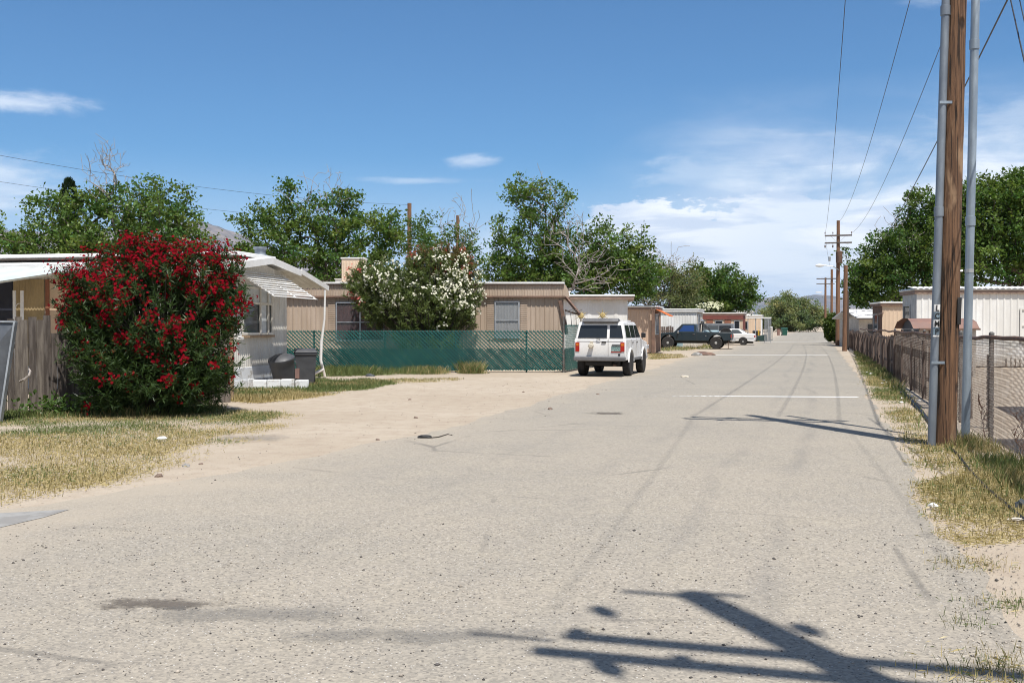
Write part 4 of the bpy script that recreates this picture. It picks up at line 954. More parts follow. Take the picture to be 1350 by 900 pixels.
mb.tube([crb+Vector((-.28+.10*math.cos(a), -.03, z-.02+.10*math.sin(a))) for a in np.linspace(-1.6, 2.2, 12)], .009, 6).build('standoff_bracket', M['alu'], BIG)
mb = MB(); pts = [bigbase+Vector((.128+LEAN[0]*z*.9-.0022*z, -.02, z)) for z in np.linspace(.0, 9, 20)]; mb.tube(pts, .02, 6); mb.build('ground_wire', M['black'], BIG)
mb = MB(); mb.frame(bigbase+Vector((.055+LEAN[0]*1.6, -.155, 1.62)), Vector((.075, .05, 0)), Vector((0, .02, 0)), Vector((0.01, 0, .36))); mb.build('plate', M['black'], BIG, bevel=.01)
# lettered stickers down the left conduit
def lettering(ch, pos, size, mat_, parent, sx=.9):
    cu = bpy.data.curves.new('letter', 'FONT'); cu.body = ch; cu.size = size; cu.align_x = 'CENTER'; cu.extrude = .001; cu.offset = .0025
    o = bpy.data.objects.new('letter', cu); COL.objects.link(o); dg = bpy.context.evaluated_depsgraph_get()
    me = bpy.data.meshes.new_from_object(o.evaluated_get(dg)); bpy.data.objects.remove(o)
    me.materials.clear(); me.materials.append(mat_); rotm = Matrix.Rotation(math.pi/2, 4, 'X') @ Matrix.Diagonal((sx, 1, 1, 1)); me.transform(rotm)
    l = bpy.data.objects.new('letter', me); COL.objects.link(l); l.parent = parent; l.location = Vector(pos)-wloc(parent); return l
for i, (ch, m_) in enumerate((('L', 'letterwhite'), ('C', 'letterblue'), ('M', 'letterwhite'), ('P', 'letterblue'), ('', 'letterwhite'))):
    z = P(1229, 411+i*10.1, clb.y).z; x = clb.x+.026*z; h = .098 if ch else .022
    if not ch: z += .076
    mb = MB(); k = 6; vs_ = []
    for j in range(k+1):
        a = R(-50+100*j/k); vs_ += [(x+math.sin(a)*.0545, clb.y-math.cos(a)*.0545, z), (x+.0026*1+math.sin(a)*.0545, clb.y-math.cos(a)*.0545, z+h)]
    mb.add(vs_, [(2*j, 2*j+2, 2*j+3, 2*j+1) for j in range(k)])
    st = mb.build('sticker', M[m_], BIG)
    if ch: lettering(ch, (x, clb.y-.0575, z+.012), .105, M['letterblack'], st, .85)
# the pole behind the camera's right shoulder: its shadow lies across the foreground
tip = G(915, 785); nb = Vector((tip.x, tip.y, 0))-Vector((-math.sin(AZ), math.cos(AZ), 0))*10.5/math.tan(EL)
T, neartop = upole(nb, 10.5, 'wooden utility pole standing just outside the right edge, casting the foreground shadow', (0, 0), M['pole'], .15, .115, [(2.15, 2.7, (-.92, .92), (), .2), (2.9, 3.1, (-.5,), (), .1)], n=20)
NEAR = T; c = nb+Z*(10.5-1.75)
for u, v in ((795, 806), (1062, 830), (800, 880)):
    g_ = G(u, v); sh = Vector((math.sin(AZ), -math.cos(AZ), 0))/math.tan(EL); z_ = (nb-g_).dot(RD)/sh.dot(RD); p = g_+sh*z_+Z*(z_-.15)
    MB().lathe([(.015, -.2), (.015, .0), (.06, .02), (.07, .12), (.03, .16), (.065, .2), (.06, .28), (.02, .36)], p, 'z', 14).build('insulator', M['ceramic'], NEAR, smooth=True)
MB().beam(nb+Z*7.6-armd*1.85, nb+Z*7.6-armd*1.4, .03, .03).build('pin', M['greypost'], NEAR)
MB().beam(nb+Z*10.42-armd*.45, nb+Z*10.42-armd*.05, .05, .05).build('bracket', M['greypost'], NEAR)
MB().beam(nb+Z*10.4+RD*.1, nb+Z*10.65+armd*.32, .04, .06).build('top_bracket', M['greypost'], NEAR)
# poles up the lane
b2 = Vector(((1104.5-675)/F*85, 85, 0))
T, top2 = upole(b2, 10.35, 'tall wooden utility pole with two crossarms, transformer and street lamp arm up the lane', (0, 0), None, .19, .13, [(1.25, 2.15, (-.97, -.4, .97), (), 0), (1.85, 2.15, (), (-.97, -.4), 0)])
z = zz(346, 85); MB().lathe([(.10, -.95), (.26, -.9), (.27, 0), (.2, .06), (.05, .1)], b2+Vector((-.05, -.42, z+.85)), 'z', 14).build('transformer', M['rust'], T, smooth=True)
MB().lathe([(.02, 0), (.1, .03), (.1, .35), (.03, .4)], b2+Vector((-.75, -.1, z+.1)), 'z', 10).build('hanging_canister', M['alu'], T)
lz = zz(351, 85); MB().tube([b2+Vector((0, -.2, lz-.3)), b2+Vector((-.5, -.2, lz-.02)), b2+Vector((-1.3, -.2, lz+.08))], .035, 6).build('lamp_arm', M['alu'], T)
mb = MB(); mb.lathe([(.03, 0), (.10, .1), (.13, .35), (.10, .6), (.03, .72)], b2+Vector((-1.95, -.2, lz+.05)), 'x', 12); mb.build('lamp_head', M['whitefar'], T, smooth=True)
b3 = Vector(((1113.5-675)/F*66, 66, 0)); upole(b3, zz(350, 66), 'shorter bare wooden pole just right of the crossarm pole up the lane', (.01, 0), None, .15, .13)
b4 = Vector(((1096.3-675)/F*126, 126, 0)); T, t4 = upole(b4, zz(355, 126), 'slender distant pole left of the crossarm pole with one crossarm', (0, 0), None, .17, .14, [(1.15, 2.4, (), (), -.6)], braces=False)
b5 = Vector(((1088-675)/F*165, 165, 0)); T, t5 = upole(b5, zz(366, 165), 'farthest leftmost pole of the row with a small lamp', (0, 0), None, .2, .15, [(1.0, 2.8, (), (), 0)], braces=False)
mb = MB(); mb.box(b5.x-1.6, b5.x-.7, 164.6, 164.9, zz(386, 165), zz(386, 165)+.15); mb.build('lamp_head', M['whitefar'], T)
b6 = Vector((-7.0, 70, 0)); upole(b6, zz(268, 70), 'bare dark brown pole rising above the white oleander', (0, 0), None, .17, .14)
b6t = Vector((-7.0, 70, zz(270, 70)))
b7 = Vector(((603.5-675)/F*80, 80, 0)); upole(b7, zz(284, 80), 'bare brown pole right of the other one, among dead branches', (0, 0), None, .14, .12)
b8 = P(1113, 400, 60)
T, _ = upole(Vector((wx(1118, 70), 70, 0)), zz(384, 70), 'thin dark pole at the left edge of the big right hand tree', (0, 0), M['darktrim'], .07, .05, cat='pole')

# overhead lines
def wire(p, q, sag, label, r=.009, K=28, group='overhead lines along the lane'):
    pts = [p.lerp(q, i/K)-Z*sag*4*(i/K)*(1-i/K) for i in range(K+1)]
    o = MB().tube(pts, r, 5).build('power_line', M['cable'], loc=p); tag(o, label, 'overhead line', group)
A2 = lambda f, dz, L=2.15: b2+Z*(10.35-dz+.2)+armd*f*L/2
AB = lambda f, dz, L=2.6: bigbase+Vector((LEAN[0]*9, 0, 10.6-dz+.2))+armd*f*L/2
AN = lambda f, dz, L=2.6: nb+Z*(10.5-dz+.2)+armd*f*L/2
wire(A2(-.97, 1.25), AB(-.95, 1.25), 1.2, 'leftmost thin overhead line rising from the crossarm pole')
wire(b2+Z*10.2, AB(.3, .6), 1.4, 'overhead line from the very top of the crossarm pole')
wire(A2(.97, 1.25), AB(.95, 1.25), 1.3, 'faint overhead line from the right end of the crossarm')
wire(b2+Vector((2.9, 0, 7.7)), AB(.9, 3.6), .5, 'darkest overhead line rising steeply from behind the right hand tree', .015)
wire(AB(-.95, 1.25), AN(-.9, 1.75), .15, 'short overhead line overhead between the two near poles, left one', .0045)
wire(AB(.95, 1.25), AN(.9, 1.75), .15, 'short overhead line overhead between the two near poles, right one', .0045)
wire(A2(-.97, 1.25), t4, .8, 'short overhead line beyond the crossarm pole')
wire(t4-Z*.9, t5-Z*.9, .9, 'farthest overhead line between the two distant poles')
wire(P(-150, 176, 45), b6t, .6, 'upper overhead line crossing the sky above the left hand trees', .009, group='overhead lines on the left')
wire(P(-150, 216, 52), Vector((b7.x, 80, zz(300, 80))), .6, 'lower fainter overhead line behind the left hand trees', .009, group='overhead lines on the left')
wire(P(1331, -6, 15), P(1392, 260, 9.5), .02, 'pale guy wire in the upper right corner', .010, group='guy wires')
wire(P(1343, -6, 15), P(1372, 120, 10), .02, 'second pale guy wire, nearest the right edge', .008, group='guy wires')
# ------------------------------------------------------------------ vehicles (local: x from the tail forward, y to the left)
def arc(cx, cz, r, a0, a1, n=12): return [(cx+r*math.cos(R(a0+(a1-a0)*i/n)), cz+r*math.sin(R(a0+(a1-a0)*i/n))) for i in range(n+1)]
def wheels(T, xs, w, r, tw=.22, rimm=None, rimr=.6, inset=.0):
    mb = MB(); mb.lathe([(r*rimr, -tw/2+.01), (r*.9, -tw/2), (r, -tw/2+.035), (r, tw/2-.035), (r*.9, tw/2), (r*rimr, tw/2-.01)], (0,0,0), 'y', 28)
    first = mb.build('wheel', M['rubber'], T, local=True, smooth=True)
    mb = MB(); mb.lathe([(r*rimr+.003, -.02), (r*rimr+.003, .08), (r*rimr*.86, .085), (r*rimr*.75, .03), (r*.22, .05), (r*.2, .10), (.02, .105)], (0,0,0), 'y', 24)
    for k in range(6):
        a = 2*math.pi*k/6; mb.lathe([(.02, .05), (.02, .07)], (r*.38*math.cos(a), 0, r*.38*math.sin(a)), 'y', 6)
    rim = mb.build('rim', rimm or M['rim'], first, local=True, smooth=True)
    k = 0
    for x in xs:
        for s in (1, -1):
            if k == 0: o = first
            else: o = copy_tree(first, T)
            o.location = (x, s*(w/2-tw/2-inset), r); o.rotation_euler = (0, 0, 0 if s > 0 else math.pi); k += 1
def pane(T, q, m, name='window', t=.008, frame=None): 
    o = MB().slab(q, t).build(name, m, T, local=True); return o
def suv():
    b = G(829, 496); a0 = math.atan2(RD.y, RD.x)
    fw = Vector((math.cos(a0), math.sin(a0), 0)); lf = Vector((-fw.y, fw.x, 0)); w = 1.66
    org = Vector((b.x, b.y, 0))-fw*.55+lf*(w/2)
    T = empty('four_wheel_drive', org, 'boxy white four wheel drive parked facing away at the end of the green fence', 'car', rz=a0)
    zb_, belt, zt_ = .52, 1.20, 1.74
    low = [(.03, zb_+.02), (.0, .62), (.0, 1.08), (.02, belt), (3.02, belt), (3.10, 1.16), (4.10, 1.06), (4.18, .98), (4.20, .62), (4.18, zb_)]
    low += list(reversed([(x, z) for x, z in arc(3.42, .40, .43, 16, 164)]))[::-1][::1]
    low2 = [(.03, zb_), (.0, .62), (.0, 1.08), (.02, belt), (3.02, belt), (3.10, 1.16), (4.10, 1.06), (4.18, .98), (4.20, .62), (4.18, zb_)]+arc(3.42, .42, .44, 13, 167)+arc(.92, .42, .44, 13, 167)
    mb = MB(); mb.prism(low2, -w/2, w/2, (0,0,0)); mb.build('body', M['carwhite'], T, local=True, bevel=.03)
    gh = [(.03, belt-.01), (.14, zt_-.04), (.24, zt_), (2.30, zt_), (2.42, zt_-.03), (3.04, belt-.01)]
    tp = .20
    mb = MB(); mb.prism(gh, -(w/2-.015), w/2-.015, (0,0,0), taper=(belt, tp)); mb.build('cabin', M['carwhite'], T, local=True, bevel=.035)
    half = lambda z: w/2-.015-tp*max(0, z-belt)
    # rear panes
    rx = lambda z: .03+.11*(z-belt)/(zt_-.04-belt)-.004
    z0, z1 = 1.225, 1.625
    def rp(y0, y1, nm='rear_window'): pane(T, [(rx(z0), y0[0], z0), (rx(z0), y1[0], z0), (rx(z1), y1[1], z1), (rx(z1), y0[1], z1)], M['glassdark'], nm, .010)
    rp((half(z0)-.09, half(z1)-.09), (-.22, -.22)); rp((-.31, -.31), (-half(z0)+.07, -half(z1)+.07))
    # door shut lines and seam
    mb = MB(); mb.box(-.004, .02, -.272, -.262, .66, 1.20).box(-.004, .02, -.74, .74, 1.118, 1.126); mb.build('door_seam', M['darktrim'], T, local=True)
    # side panes
    for s in (1, -1):
        for x0, x1, x2, x3 in ((.22, 1.02, .95, .32), (1.12, 1.86, 1.84, 1.10), (1.95, 2.82, 2.42, 1.95)):
            y0_, y1_ = s*(half(1.235)+.002), s*(half(1.63)+.002)
            q = [(x0, y0_, 1.235), (x1, y0_, 1.235), (x2, y1_, 1.63), (x3, y1_, 1.63)]
            pane(T, q if s < 0 else list(reversed(q)), M['glassdark'], 'side_window', .008)
        mb = MB()
        for x in (1.06, 1.90, 2.86): mb.box(x, x+.01, min(s*w/2, s*(w/2+.004)), max(s*w/2, s*(w/2+.004)), .60, 1.19)
        mb.build('side_seam', M['darktrim'], T, local=True)
        for x in (1.18, 1.98): MB().box(x, x+.16, min(s*w/2, s*(w/2+.02)), max(s*w/2, s*(w/2+.02)), 1.06, 1.09).build('door_handle', M['darktrim'], T, local=True)
        MB().box(1.4, 2.95, min(s*w/2, s*(w/2+.03)), max(s*w/2, s*(w/2+.03)), .50, .58).build('side_step', M['bumpergrey'], T, local=True)
        for xc in (.92, 3.42):
            mb = MB(); ou = arc(xc, .42, .48, 5, 175); inn = arc(xc, .42, .435, 5, 175); n = len(ou); yv = (s*(w/2-.002), s*(w/2+.035)); vs_ = [(x, yv[0], z) for x, z in ou]+[(x, yv[1], z) for x, z in ou]+[(x, yv[0], z) for x, z in inn]+[(x, yv[1], z) for x, z in inn]
            fs = []
            for i in range(n-1): fs += [(i, i+1, n+i+1, n+i), (n+i, n+i+1, 3*n+i+1, 3*n+i), (3*n+i, 3*n+i+1, 2*n+i+1, 2*n+i)]
            mb.add(vs_, fs); mb.build('arch_flare', M['carwhite'], T, local=True, smooth=True)
        y = s*(w/2+.02); mb = MB(); mb.box(2.78, 2.86, min(y, s*(w/2+.17)), max(y, s*(w/2+.17)), 1.22, 1.38); mb.build('wing_mirror', M['binblack'], T, local=True, bevel=.02)
        # lamps
        y0_, y1_ = sorted((s*(w/2-.17), s*(w/2-.04)))
        lp = MB().box(-.022, .01, y0_, y1_, .80, 1.09).build('tail_light', M['taillight'], T, local=True, bevel=.008)
        MB().box(-.026, -.023, y0_+.02, y1_-.02, .98, 1.06).build('amber_lens', M['amber'], lp, local=True)
        MB().box(4.17, 4.215, y0_-.1, y1_, .80, .95).build('headlight', M['chrome'], T, local=True, bevel=.01)
        MB().tube([(.35, s*.60, zt_+.04), (2.1, s*.60, zt_+.04)], .016, 6).build('roof_rail', M['carwhite'], T, local=True)
    pane(T, [(2.98, -half(1.25)+.08, 1.25), (2.98, half(1.25)-.08, 1.25), (2.50, half(1.66)-.1, 1.66), (2.50, -half(1.66)+.1, 1.66)], M['glassdark'], 'windscreen', .012)
    mb = MB(); mb.prism([(.02, 1.72), (.0, 1.76), (.10, 1.86), (.42, 1.80), (.42, 1.74)], -.58, .58, (0,0,0)); mb.build('roof_deflector', M['bumpergrey'], T, local=True, bevel=.02)
    mb = MB(); mb.box(-.14, .03, -w/2+.0, w/2-.0, .50, .64); mb.build('rear_bumper', M['bumpergrey'], T, local=True, bevel=.03)
    MB().box(4.18, 4.32, -w/2, w/2, .48, .66).build('front_bumper', M['bumpergrey'], T, local=True, bevel=.03)
    MB().box(-.014, .0, -.68, -.37, .80, .98).build('number_plate', M['plate'], T, local=True, bevel=.004); MB().box(-.03, -.012, -.66, -.39, .985, 1.03).build('plate_lamp', M['bumpergrey'], T, local=True); MB().box(-.018, .0, -.69, -.36, .775, .797).build('plate_trim', M['taillight'], T, local=True)
    MB().box(-.03, .0, -.20, -.06, 1.075, 1.115).build('rear_handle', M['binblack'], T, local=True, bevel=.006)
    mb = MB(); mb.lathe([(.05, 0), (.075, -.04), (.085, -.16), (.06, -.2), (.02, -.205)], (.0, .26, .98), 'x', 14); mb.box(-.06, 0, .22, .30, 1.03, 1.13); mb.build('spare_wheel_bracket', M['cream'], T, local=True, smooth=True)
    mb = MB(); mb.tube([(-.01, .10, 1.215), (-.04, .02, 1.20), (-.03, -.02, 1.16), (-.04, .10, 1.19)], .008, 5); mb.build('rear_wiper', M['binblack'], T, local=True)
    MB().lathe([(.035, -.004), (.035, .01)], (-.008, -.62, .70), 'x', 10).build('badge', M['binblack'], T, local=True)
    mb = MB(); mb.box(.3, 4.0, -.56, .56, .34, .9).box(.75, 1.1, -.7, .7, .30, .42).box(-.0, .5, -.35, .45, .36, .5); mb.build('underbody', M['under'], T, local=True, bevel=.04)
    MB().tube([(.0, -.45, .36), (.6, -.45, .36)], .03, 8).build('exhaust', M['rust'], T, local=True)
    wheels(T, (.92, 3.42), w+.06, .375, .25)
    return T
suv()
def car(prof_low, prof_cab, w, wl, wr, pos, rz, body, label, name, windows, cat='car', tp=.35, belt=.9, rimm=None, extras=None, group=None, lights=True):
    T = empty(name, pos, label, cat, group, rz)
    MB().prism(prof_low, -w/2, w/2, (0,0,0)).build('body', body, T, local=True, bevel=.035)
    if prof_cab: MB().prism(prof_cab, -(w/2-.04), w/2-.04, (0,0,0), taper=(belt, tp)).build('cabin', body, T, local=True, bevel=.03)
    for s in (1, -1):
        for q2, gm in windows:
            q = [(x, s*(w/2-.04-tp*max(0, z-belt)+.002), z) for x, z in q2]
            pane(T, q if s < 0 else list(reversed(q)), gm, 'side_window', .008)
    L = max(x for x, z in prof_low); lo_ = min(z for x, z in prof_low)
    MB().box(.2, L-.2, -w/2+.24, w/2-.24, lo_-.14, max(.85, lo_+.25)).build('underbody', M['under'], T, local=True)
    wheels(T, wl, w+.04, wr, .2, rimm)
    if extras: extras(T, w, L)
    return T
# pickup, nose to the left; local x runs from tail to nose
pz = Vector((-.958, .286, 0)); arz = math.atan2(pz.y, pz.x)
g = G(957, 459.8); pdir = pz
porg = Vector((wx(965.5, 72), 72, 0))
L_ = 5.25
plow = [(.0, .62), (.0, 1.18), (2.28, 1.20), (2.30, 1.20), (3.75, 1.22), (3.8, 1.20), (4.95, 1.12), (5.18, 1.05), (5.22, .60), (5.1, .55)]+arc(4.40, .50, .50, 8, 172)+arc(1.05, .50, .50, 8, 172)
pcab = [(2.40, 1.19), (2.46, 1.72), (2.55, 1.77), (3.35, 1.77), (3.45, 1.74), (3.98, 1.19)]
def pick_extra(T, w, L):
    for s in (1, -1):
        yv = sorted((s*(w/2), s*(w/2+.006)))
        MB().box(2.36, 2.375, yv[0], yv[1], .62, 1.18).build('seam', M['darktrim'], T, local=True)
        MB().box(3.68, 3.695, yv[0], yv[1], .62, 1.18).build('door_seam', M['darktrim'], T, local=True)
        MB().box(2.5, 2.66, min(s*w/2, s*(w/2+.03)), max(s*w/2, s*(w/2+.03)), 1.02, 1.06).build('door_handle', M['chrome'], T, local=True)
        yv = sorted((s*(w/2+.02), s*(w/2+.16))); MB().box(3.62, 3.70, yv[0], yv[1], 1.10, 1.28).build('wing_mirror', M['chrome'], T, local=True, bevel=.02)
        yv = sorted((s*(w/2-.2), s*(w/2+.004))); MB().box(-.02, .04, yv[0], yv[1], .80, 1.02).build('tail_light', M['taillight'], T, local=True)
        MB().box(5.19, 5.24, yv[0]-.1, yv[1], .82, .98).build('headlight', M['chrome'], T, local=True)
        MB().lathe([(.02, 0), (.045, .004)], (1.75, s*(w/2+.004), .93), 'y', 8).build('fuel_cap', M['chrome'], T, local=True)
    MB().box(-.16, .0, -w/2+.05, w/2-.05, .52, .68).build('rear_bumper', M['chrome'], T, local=True, bevel=.02); MB().box(5.22, 5.38, -w/2, w/2, .50, .70).build('front_bumper', M['chrome'], T, local=True, bevel=.02)
    mb = MB()
    for s in (1, -1): mb.tube([(2.18, s*.72, 1.15), (2.14, s*.68, 1.80), (2.1, s*.5, 1.86)], .04, 8).tube([(1.35, s*.72, 1.16), (2.1, s*.68, 1.80)], .035, 8)
    mb.tube([(2.1, -.55, 1.86), (2.1, .55, 1.86)], .04, 8); rb = mb.build('roll_bar', M['binblack'], T, local=True)
    for y in (-.35, .35): MB().lathe([(.02, -.05), (.11, -.04), (.12, .05), (.03, .07)], (2.1, y, 1.99), 'x', 12).build('spot_lamp', M['chrome'], rb, local=True)
    MB().box(3.0, 3.02, 0, .002, 1.8, 1.801)
pickup = car(plow, pcab, 1.86, (1.05, 4.40), .44, porg, arz, M['carblue'], 'dark blue pickup truck with a black roll bar and spotlights, nose to the left', 'pickup_truck',
    [([(2.56, 1.24), (3.62, 1.24), (3.32, 1.66), (2.60, 1.66)], M['glassblue']), ([(3.68, 1.24), (3.90, 1.24), (3.52, 1.62), (3.40, 1.66)], M['glassdark'])], 'pickup truck', .28, 1.2, extras=pick_extra)
T = empty('spare_tyre', pickup.matrix_world @ Vector((0,0,0)), 'worn spare tyre standing in the bed of the dark blue pickup near its tail', 'tyre')
mloc = porg+pz*.45; mb = MB(); mb.lathe([(.2, -.1), (.36, -.11), (.40, -.05), (.40, .05), (.36, .11), (.2, .1)], Vector((0,0,0)), 'y', 22)
bpy.data.objects.remove(T)
o = mb.build('spare_tyre', M['rubber'], smooth=True); o.location = mloc+Z*1.12; o.rotation_euler = (0, 0, arz+.1); tag(o, 'worn spare tyre standing in the bed of the dark blue pickup near its tail', 'tyre')
mb = MB(); mb.box(-.5, .5, -.6, .6, 0, .22); o = mb.build('folded_tarpaulin', M['carpale'], bevel=.08, seg=3); o.location = porg+pz*1.45+Z*1.10; o.rotation_euler = (0, 0, arz); tag(o, 'pale blue bundled cover in the bed of the dark pickup', 'cover')
tag(MB().tube([porg+pz*.15-Vector((.3, .8, 0)), porg+pz*.15-Vector((.3, .8, -.6))], .025, 6).build('jack_stand', M['rust'], loc=porg), 'thin dark stand on the dirt at the tail of the dark pickup', 'stand')
# white sedan
slow = [(.0, .42), (-.02, .60), (.03, .92), (.12, .96), (.95, .98), (3.2, .96), (4.35, .80), (4.48, .70), (4.50, .42), (4.4, .30)]+arc(3.72, .32, .36, 5, 175)+arc(.98, .32, .36, 5, 175)+[(.1, .30)]
scab = [(.55, .95), (1.22, 1.34), (1.45, 1.39), (2.35, 1.39), (2.55, 1.36), (3.35, .95)]
def sed_extra(T, w, L):
    for s in (1, -1):
        yv = sorted((s*(w/2-.3), s*(w/2+.003))); MB().box(-.03, .06, yv[0], yv[1], .66, .84).build('tail_light', M['taillight'], T, local=True)
        yv = sorted((s*(w/2), s*(w/2+.012))); MB().box(.1, 4.3, yv[0], yv[1], .56, .60).build('side_trim', M['bumpergrey'], T, local=True)
        MB().box(1.95, 1.96, yv[0], yv[1]-.006, .35, .95).build('door_seam', M['darktrim'], T, local=True)
    pane(T, [(.62, .58, 1.0), (.62, -.58, 1.0), (1.18, -.52, 1.33), (1.18, .52, 1.33)], M['glassdark'], 'rear_window', .02)
swin = [([(1.02, .99), (1.95, .99), (1.95, 1.31), (1.38, 1.31)], M['glassgrey']), ([(2.03, .99), (3.05, .99), (2.55, 1.31), (2.03, 1.31)], M['glassgrey'])]
car(slow, scab, 1.72, (.98, 3.72), .31, Vector((wx(996, 87), 87, 0)), arz, M['carwhite'], 'white sedan behind the tail of the dark pickup, nose to the left', 'parked_sedan', swin, 'car', .5, .96, extras=sed_extra)
car(slow, scab, 1.72, (.98, 3.72), .31, Vector((wx(989, 96.5), 96.5, 0)), arz, M['carsilver'], 'silver grey sedan half hidden behind the white sedan', 'parked_sedan', swin, 'car', .5, .96, extras=sed_extra)
# grey van and pale small truck behind
vlow = [(.0, .4), (-.02, .9), (.03, 1.1), (3.9, 1.1), (4.5, 1.0), (4.6, .5), (4.5, .35)]+arc(3.8, .34, .38, 5, 175)+arc(.95, .34, .38, 5, 175)+[(.1, .35)]
vcab = [(.03, 1.09), (.12, 1.78), (.25, 1.86), (3.0, 1.86), (3.15, 1.82), (3.95, 1.09)]
vwin = [([(.25, 1.15), (1.3, 1.15), (1.3, 1.65), (.3, 1.65)], M['glassdark']), ([(1.42, 1.15), (2.3, 1.15), (2.3, 1.65), (1.42, 1.65)], M['glassgrey']), ([(2.42, 1.15), (3.55, 1.15), (3.05, 1.65), (2.42, 1.65)], M['glassgrey'])]
car(vlow, vcab, 1.8, (.95, 3.8), .33, Vector((wx(972, 90.5), 91.5, 0)), arz, M['cargrey'], 'dark grey estate van behind the bed of the pickup', 'parked_van', vwin, 'van', .25, 1.1)
car(plow, pcab, 1.86, (1.05, 4.40), .40, Vector((wx(938, 86), 87, 0)), arz, M['carpale'], 'pale blue pickup mostly hidden behind the roll bar of the dark pickup', 'pickup_truck', [([(2.56, 1.24), (3.62, 1.24), (3.32, 1.66), (2.60, 1.66)], M['glassdark'])], 'pickup truck', .28, 1.2, extras=None)

# roadside bits by the vehicles
q = G(1000, 450); T = empty('bollard', q, 'yellow post beside the white sedan', 'bollard'); MB().tube([q, q+Z*1.15], .09, 12).build('post', M['yellow'], T, smooth=True); MB().lathe([(.09, 0), (.06, .04), (.01, .06)], q+Z*1.15, 'z', 12).build('cap', M['yellow'], T)
q = G(1007, 449); wheelie((q.x-.1, q.y+3, 0), M['binblack'], 'black wheeled bin standing behind the yellow post', h=1.1, w=.75, dpt=.7)
q = G(1008, 450.5); T = wheelie((q.x-.9, q.y, .33), M['bindkgreen'], 'dark green wheeled bin lying on its side at the roadside', h=1.15, w=.66, dpt=.62, tip=(0, R(86), R(8)))
q = G(1034, 442.3); wheelie((q.x, q.y, 0), M['bingreen'], 'green wheeled bin standing far up the lane beside an orange post', h=1.35, w=.95, dpt=.9)
q = G(1026.5, 442); T = empty('marker_post', q, 'rusty orange post left of the far green bin', 'post'); MB().box(q.x-.22, q.x+.22, q.y, q.y+.3, 0, 1.15).build('post', M['shedroof'], T, bevel=.02); MB().box(q.x-.3, q.x+.3, q.y-.05, q.y+.35, 1.15, 1.25).build('cap', M['rust'], T)
pickets('picket_fence', (wx(869, 74.6), 74.6), (wx(886, 74.6), 74.6), lambda s: 1.6, M['brownwood'], 'short brown picket fence between the peach and white mobile homes', seed=6, gap=.02, wmin=.1, wmax=.16)
# litter
def lump(name, u, v, sx, sy, sz, m, label, cat, group=None, seed=0, z=.0):
    q = G(u, v); bm = bmesh.new(); bmesh.ops.create_icosphere(bm, subdivisions=2, radius=1); r = random.Random(seed)
    for w_ in bm.verts: w_.co = Vector((w_.co.x*sx, w_.co.y*sy, max(-.25, w_.co.z)*sz))*(1+r.uniform(-.22, .22))
    me = bpy.data.meshes.new(name); bm.to_mesh(me); bm.free(); me.materials.append(m); o = bpy.data.objects.new(name, me); COL.objects.link(o); o.location = (q.x, q.y, sz*.2+z); return tag(o, label, cat, group)
lump('crushed_box', 902, 497, .13, .07, .05, M['cream'], 'flattened pale scrap on the road right of the white four wheel drive', 'litter', seed=1)
lump('shoe', 560, 577.5, .11, .05, .04, M['black'], 'black scrap lying on the dirt left of the road middle', 'litter', seed=2)
tag(MB().tube([G(566, 578)+Z*.01, G(578, 577)+Z*.015, G(590, 573)+Z*.01, G(596, 574)+Z*.01], .008, 5).build('dry_twig', M['darkbark'], loc=G(566, 578)), 'thin dark twig beside the black scrap on the dirt', 'twig')
stones = [(245, 615, .045), (210, 628.5, .045), (265, 612, .025), (498, 580, .03), (725, 540, .05), (540, 527, .035), (690, 517, .03), (788, 520, .035), (548, 551, .04)]
for i, (u, v, s) in enumerate(stones):
    lump('stone', u, v, s, s*.8, s*.7, M['stone'] if i != 0 else M['concrete'], 'small stone lying on the dirt left of the road', 'stone', 'small stones on the dirt', seed=i+20)
for i in range(16):
    t = rnd.uniform(22, 40); o_ = rnd.uniform(1.5, 2.1); p = road(t, o_); 
    bm = bmesh.new(); bmesh.ops.create_icosphere(bm, subdivisions=1, radius=.04)
    for w_ in bm.verts: w_.co = Vector((w_.co.x*rnd.uniform(.7, 1.6), w_.co.y*rnd.uniform(.7, 1.5), w_.co.z*.5))
    me = bpy.data.meshes.new('litter'); bm.to_mesh(me); bm.free(); me.materials.append(M['paper']); o = bpy.data.objects.new('litter', me); COL.objects.link(o); o.location = (p.x, p.y, .05); tag(o, 'white litter scrap in the grass along the right fence', 'litter', 'litter in the right verge')
lump('bottle', 1338, 690, .07, .02, .02, M['whitefar'], 'white plastic scrap in the dry grass at the right edge', 'litter', seed=9, z=.03)
lump('plastic_cup', 1346, 672, .06, .05, .06, M['glassgrey'], 'grey crumpled cup in the dry grass at the right edge', 'litter', seed=10, z=.02)
lump('litter', 1230, 672, .04, .03, .03, M['paper'], 'single white scrap in the grass below the big pole', 'litter', seed=12, z=.03)
lump('litter', 213, 583, .07, .05, .03, M['paper'], 'pale scrap in the left grass below the red oleander', 'litter', seed=13, z=.05)
lump('rubbish', 488, 496, .16, .1, .07, M['sheetmetal'], 'grey scrap lying at the foot of the green fence weeds', 'litter', seed=14)
for u, v, k in ((927, 467.5, 15), (931, 468, 16), (918, 468.5, 17)): lump('rubble', u, v, .5 if k < 17 else .3, .5, .16, M['brown'] if k < 17 else M['concrete'], 'small heap of debris on the dirt in front of the dark pickup', 'rubble', 'debris in front of the pickup', seed=k)
for i, (u0, v0, u1, v1) in enumerate(((1146, 470, 1156, 476), (1160, 480, 1170, 486))): pass
pts = [G(u, v)+Z*.02 for u, v in ((1246, 588), (1252, 592), (1262, 600), (1278, 622), (1300, 645), (1322, 664), (1352, 690), (1400, 740))]
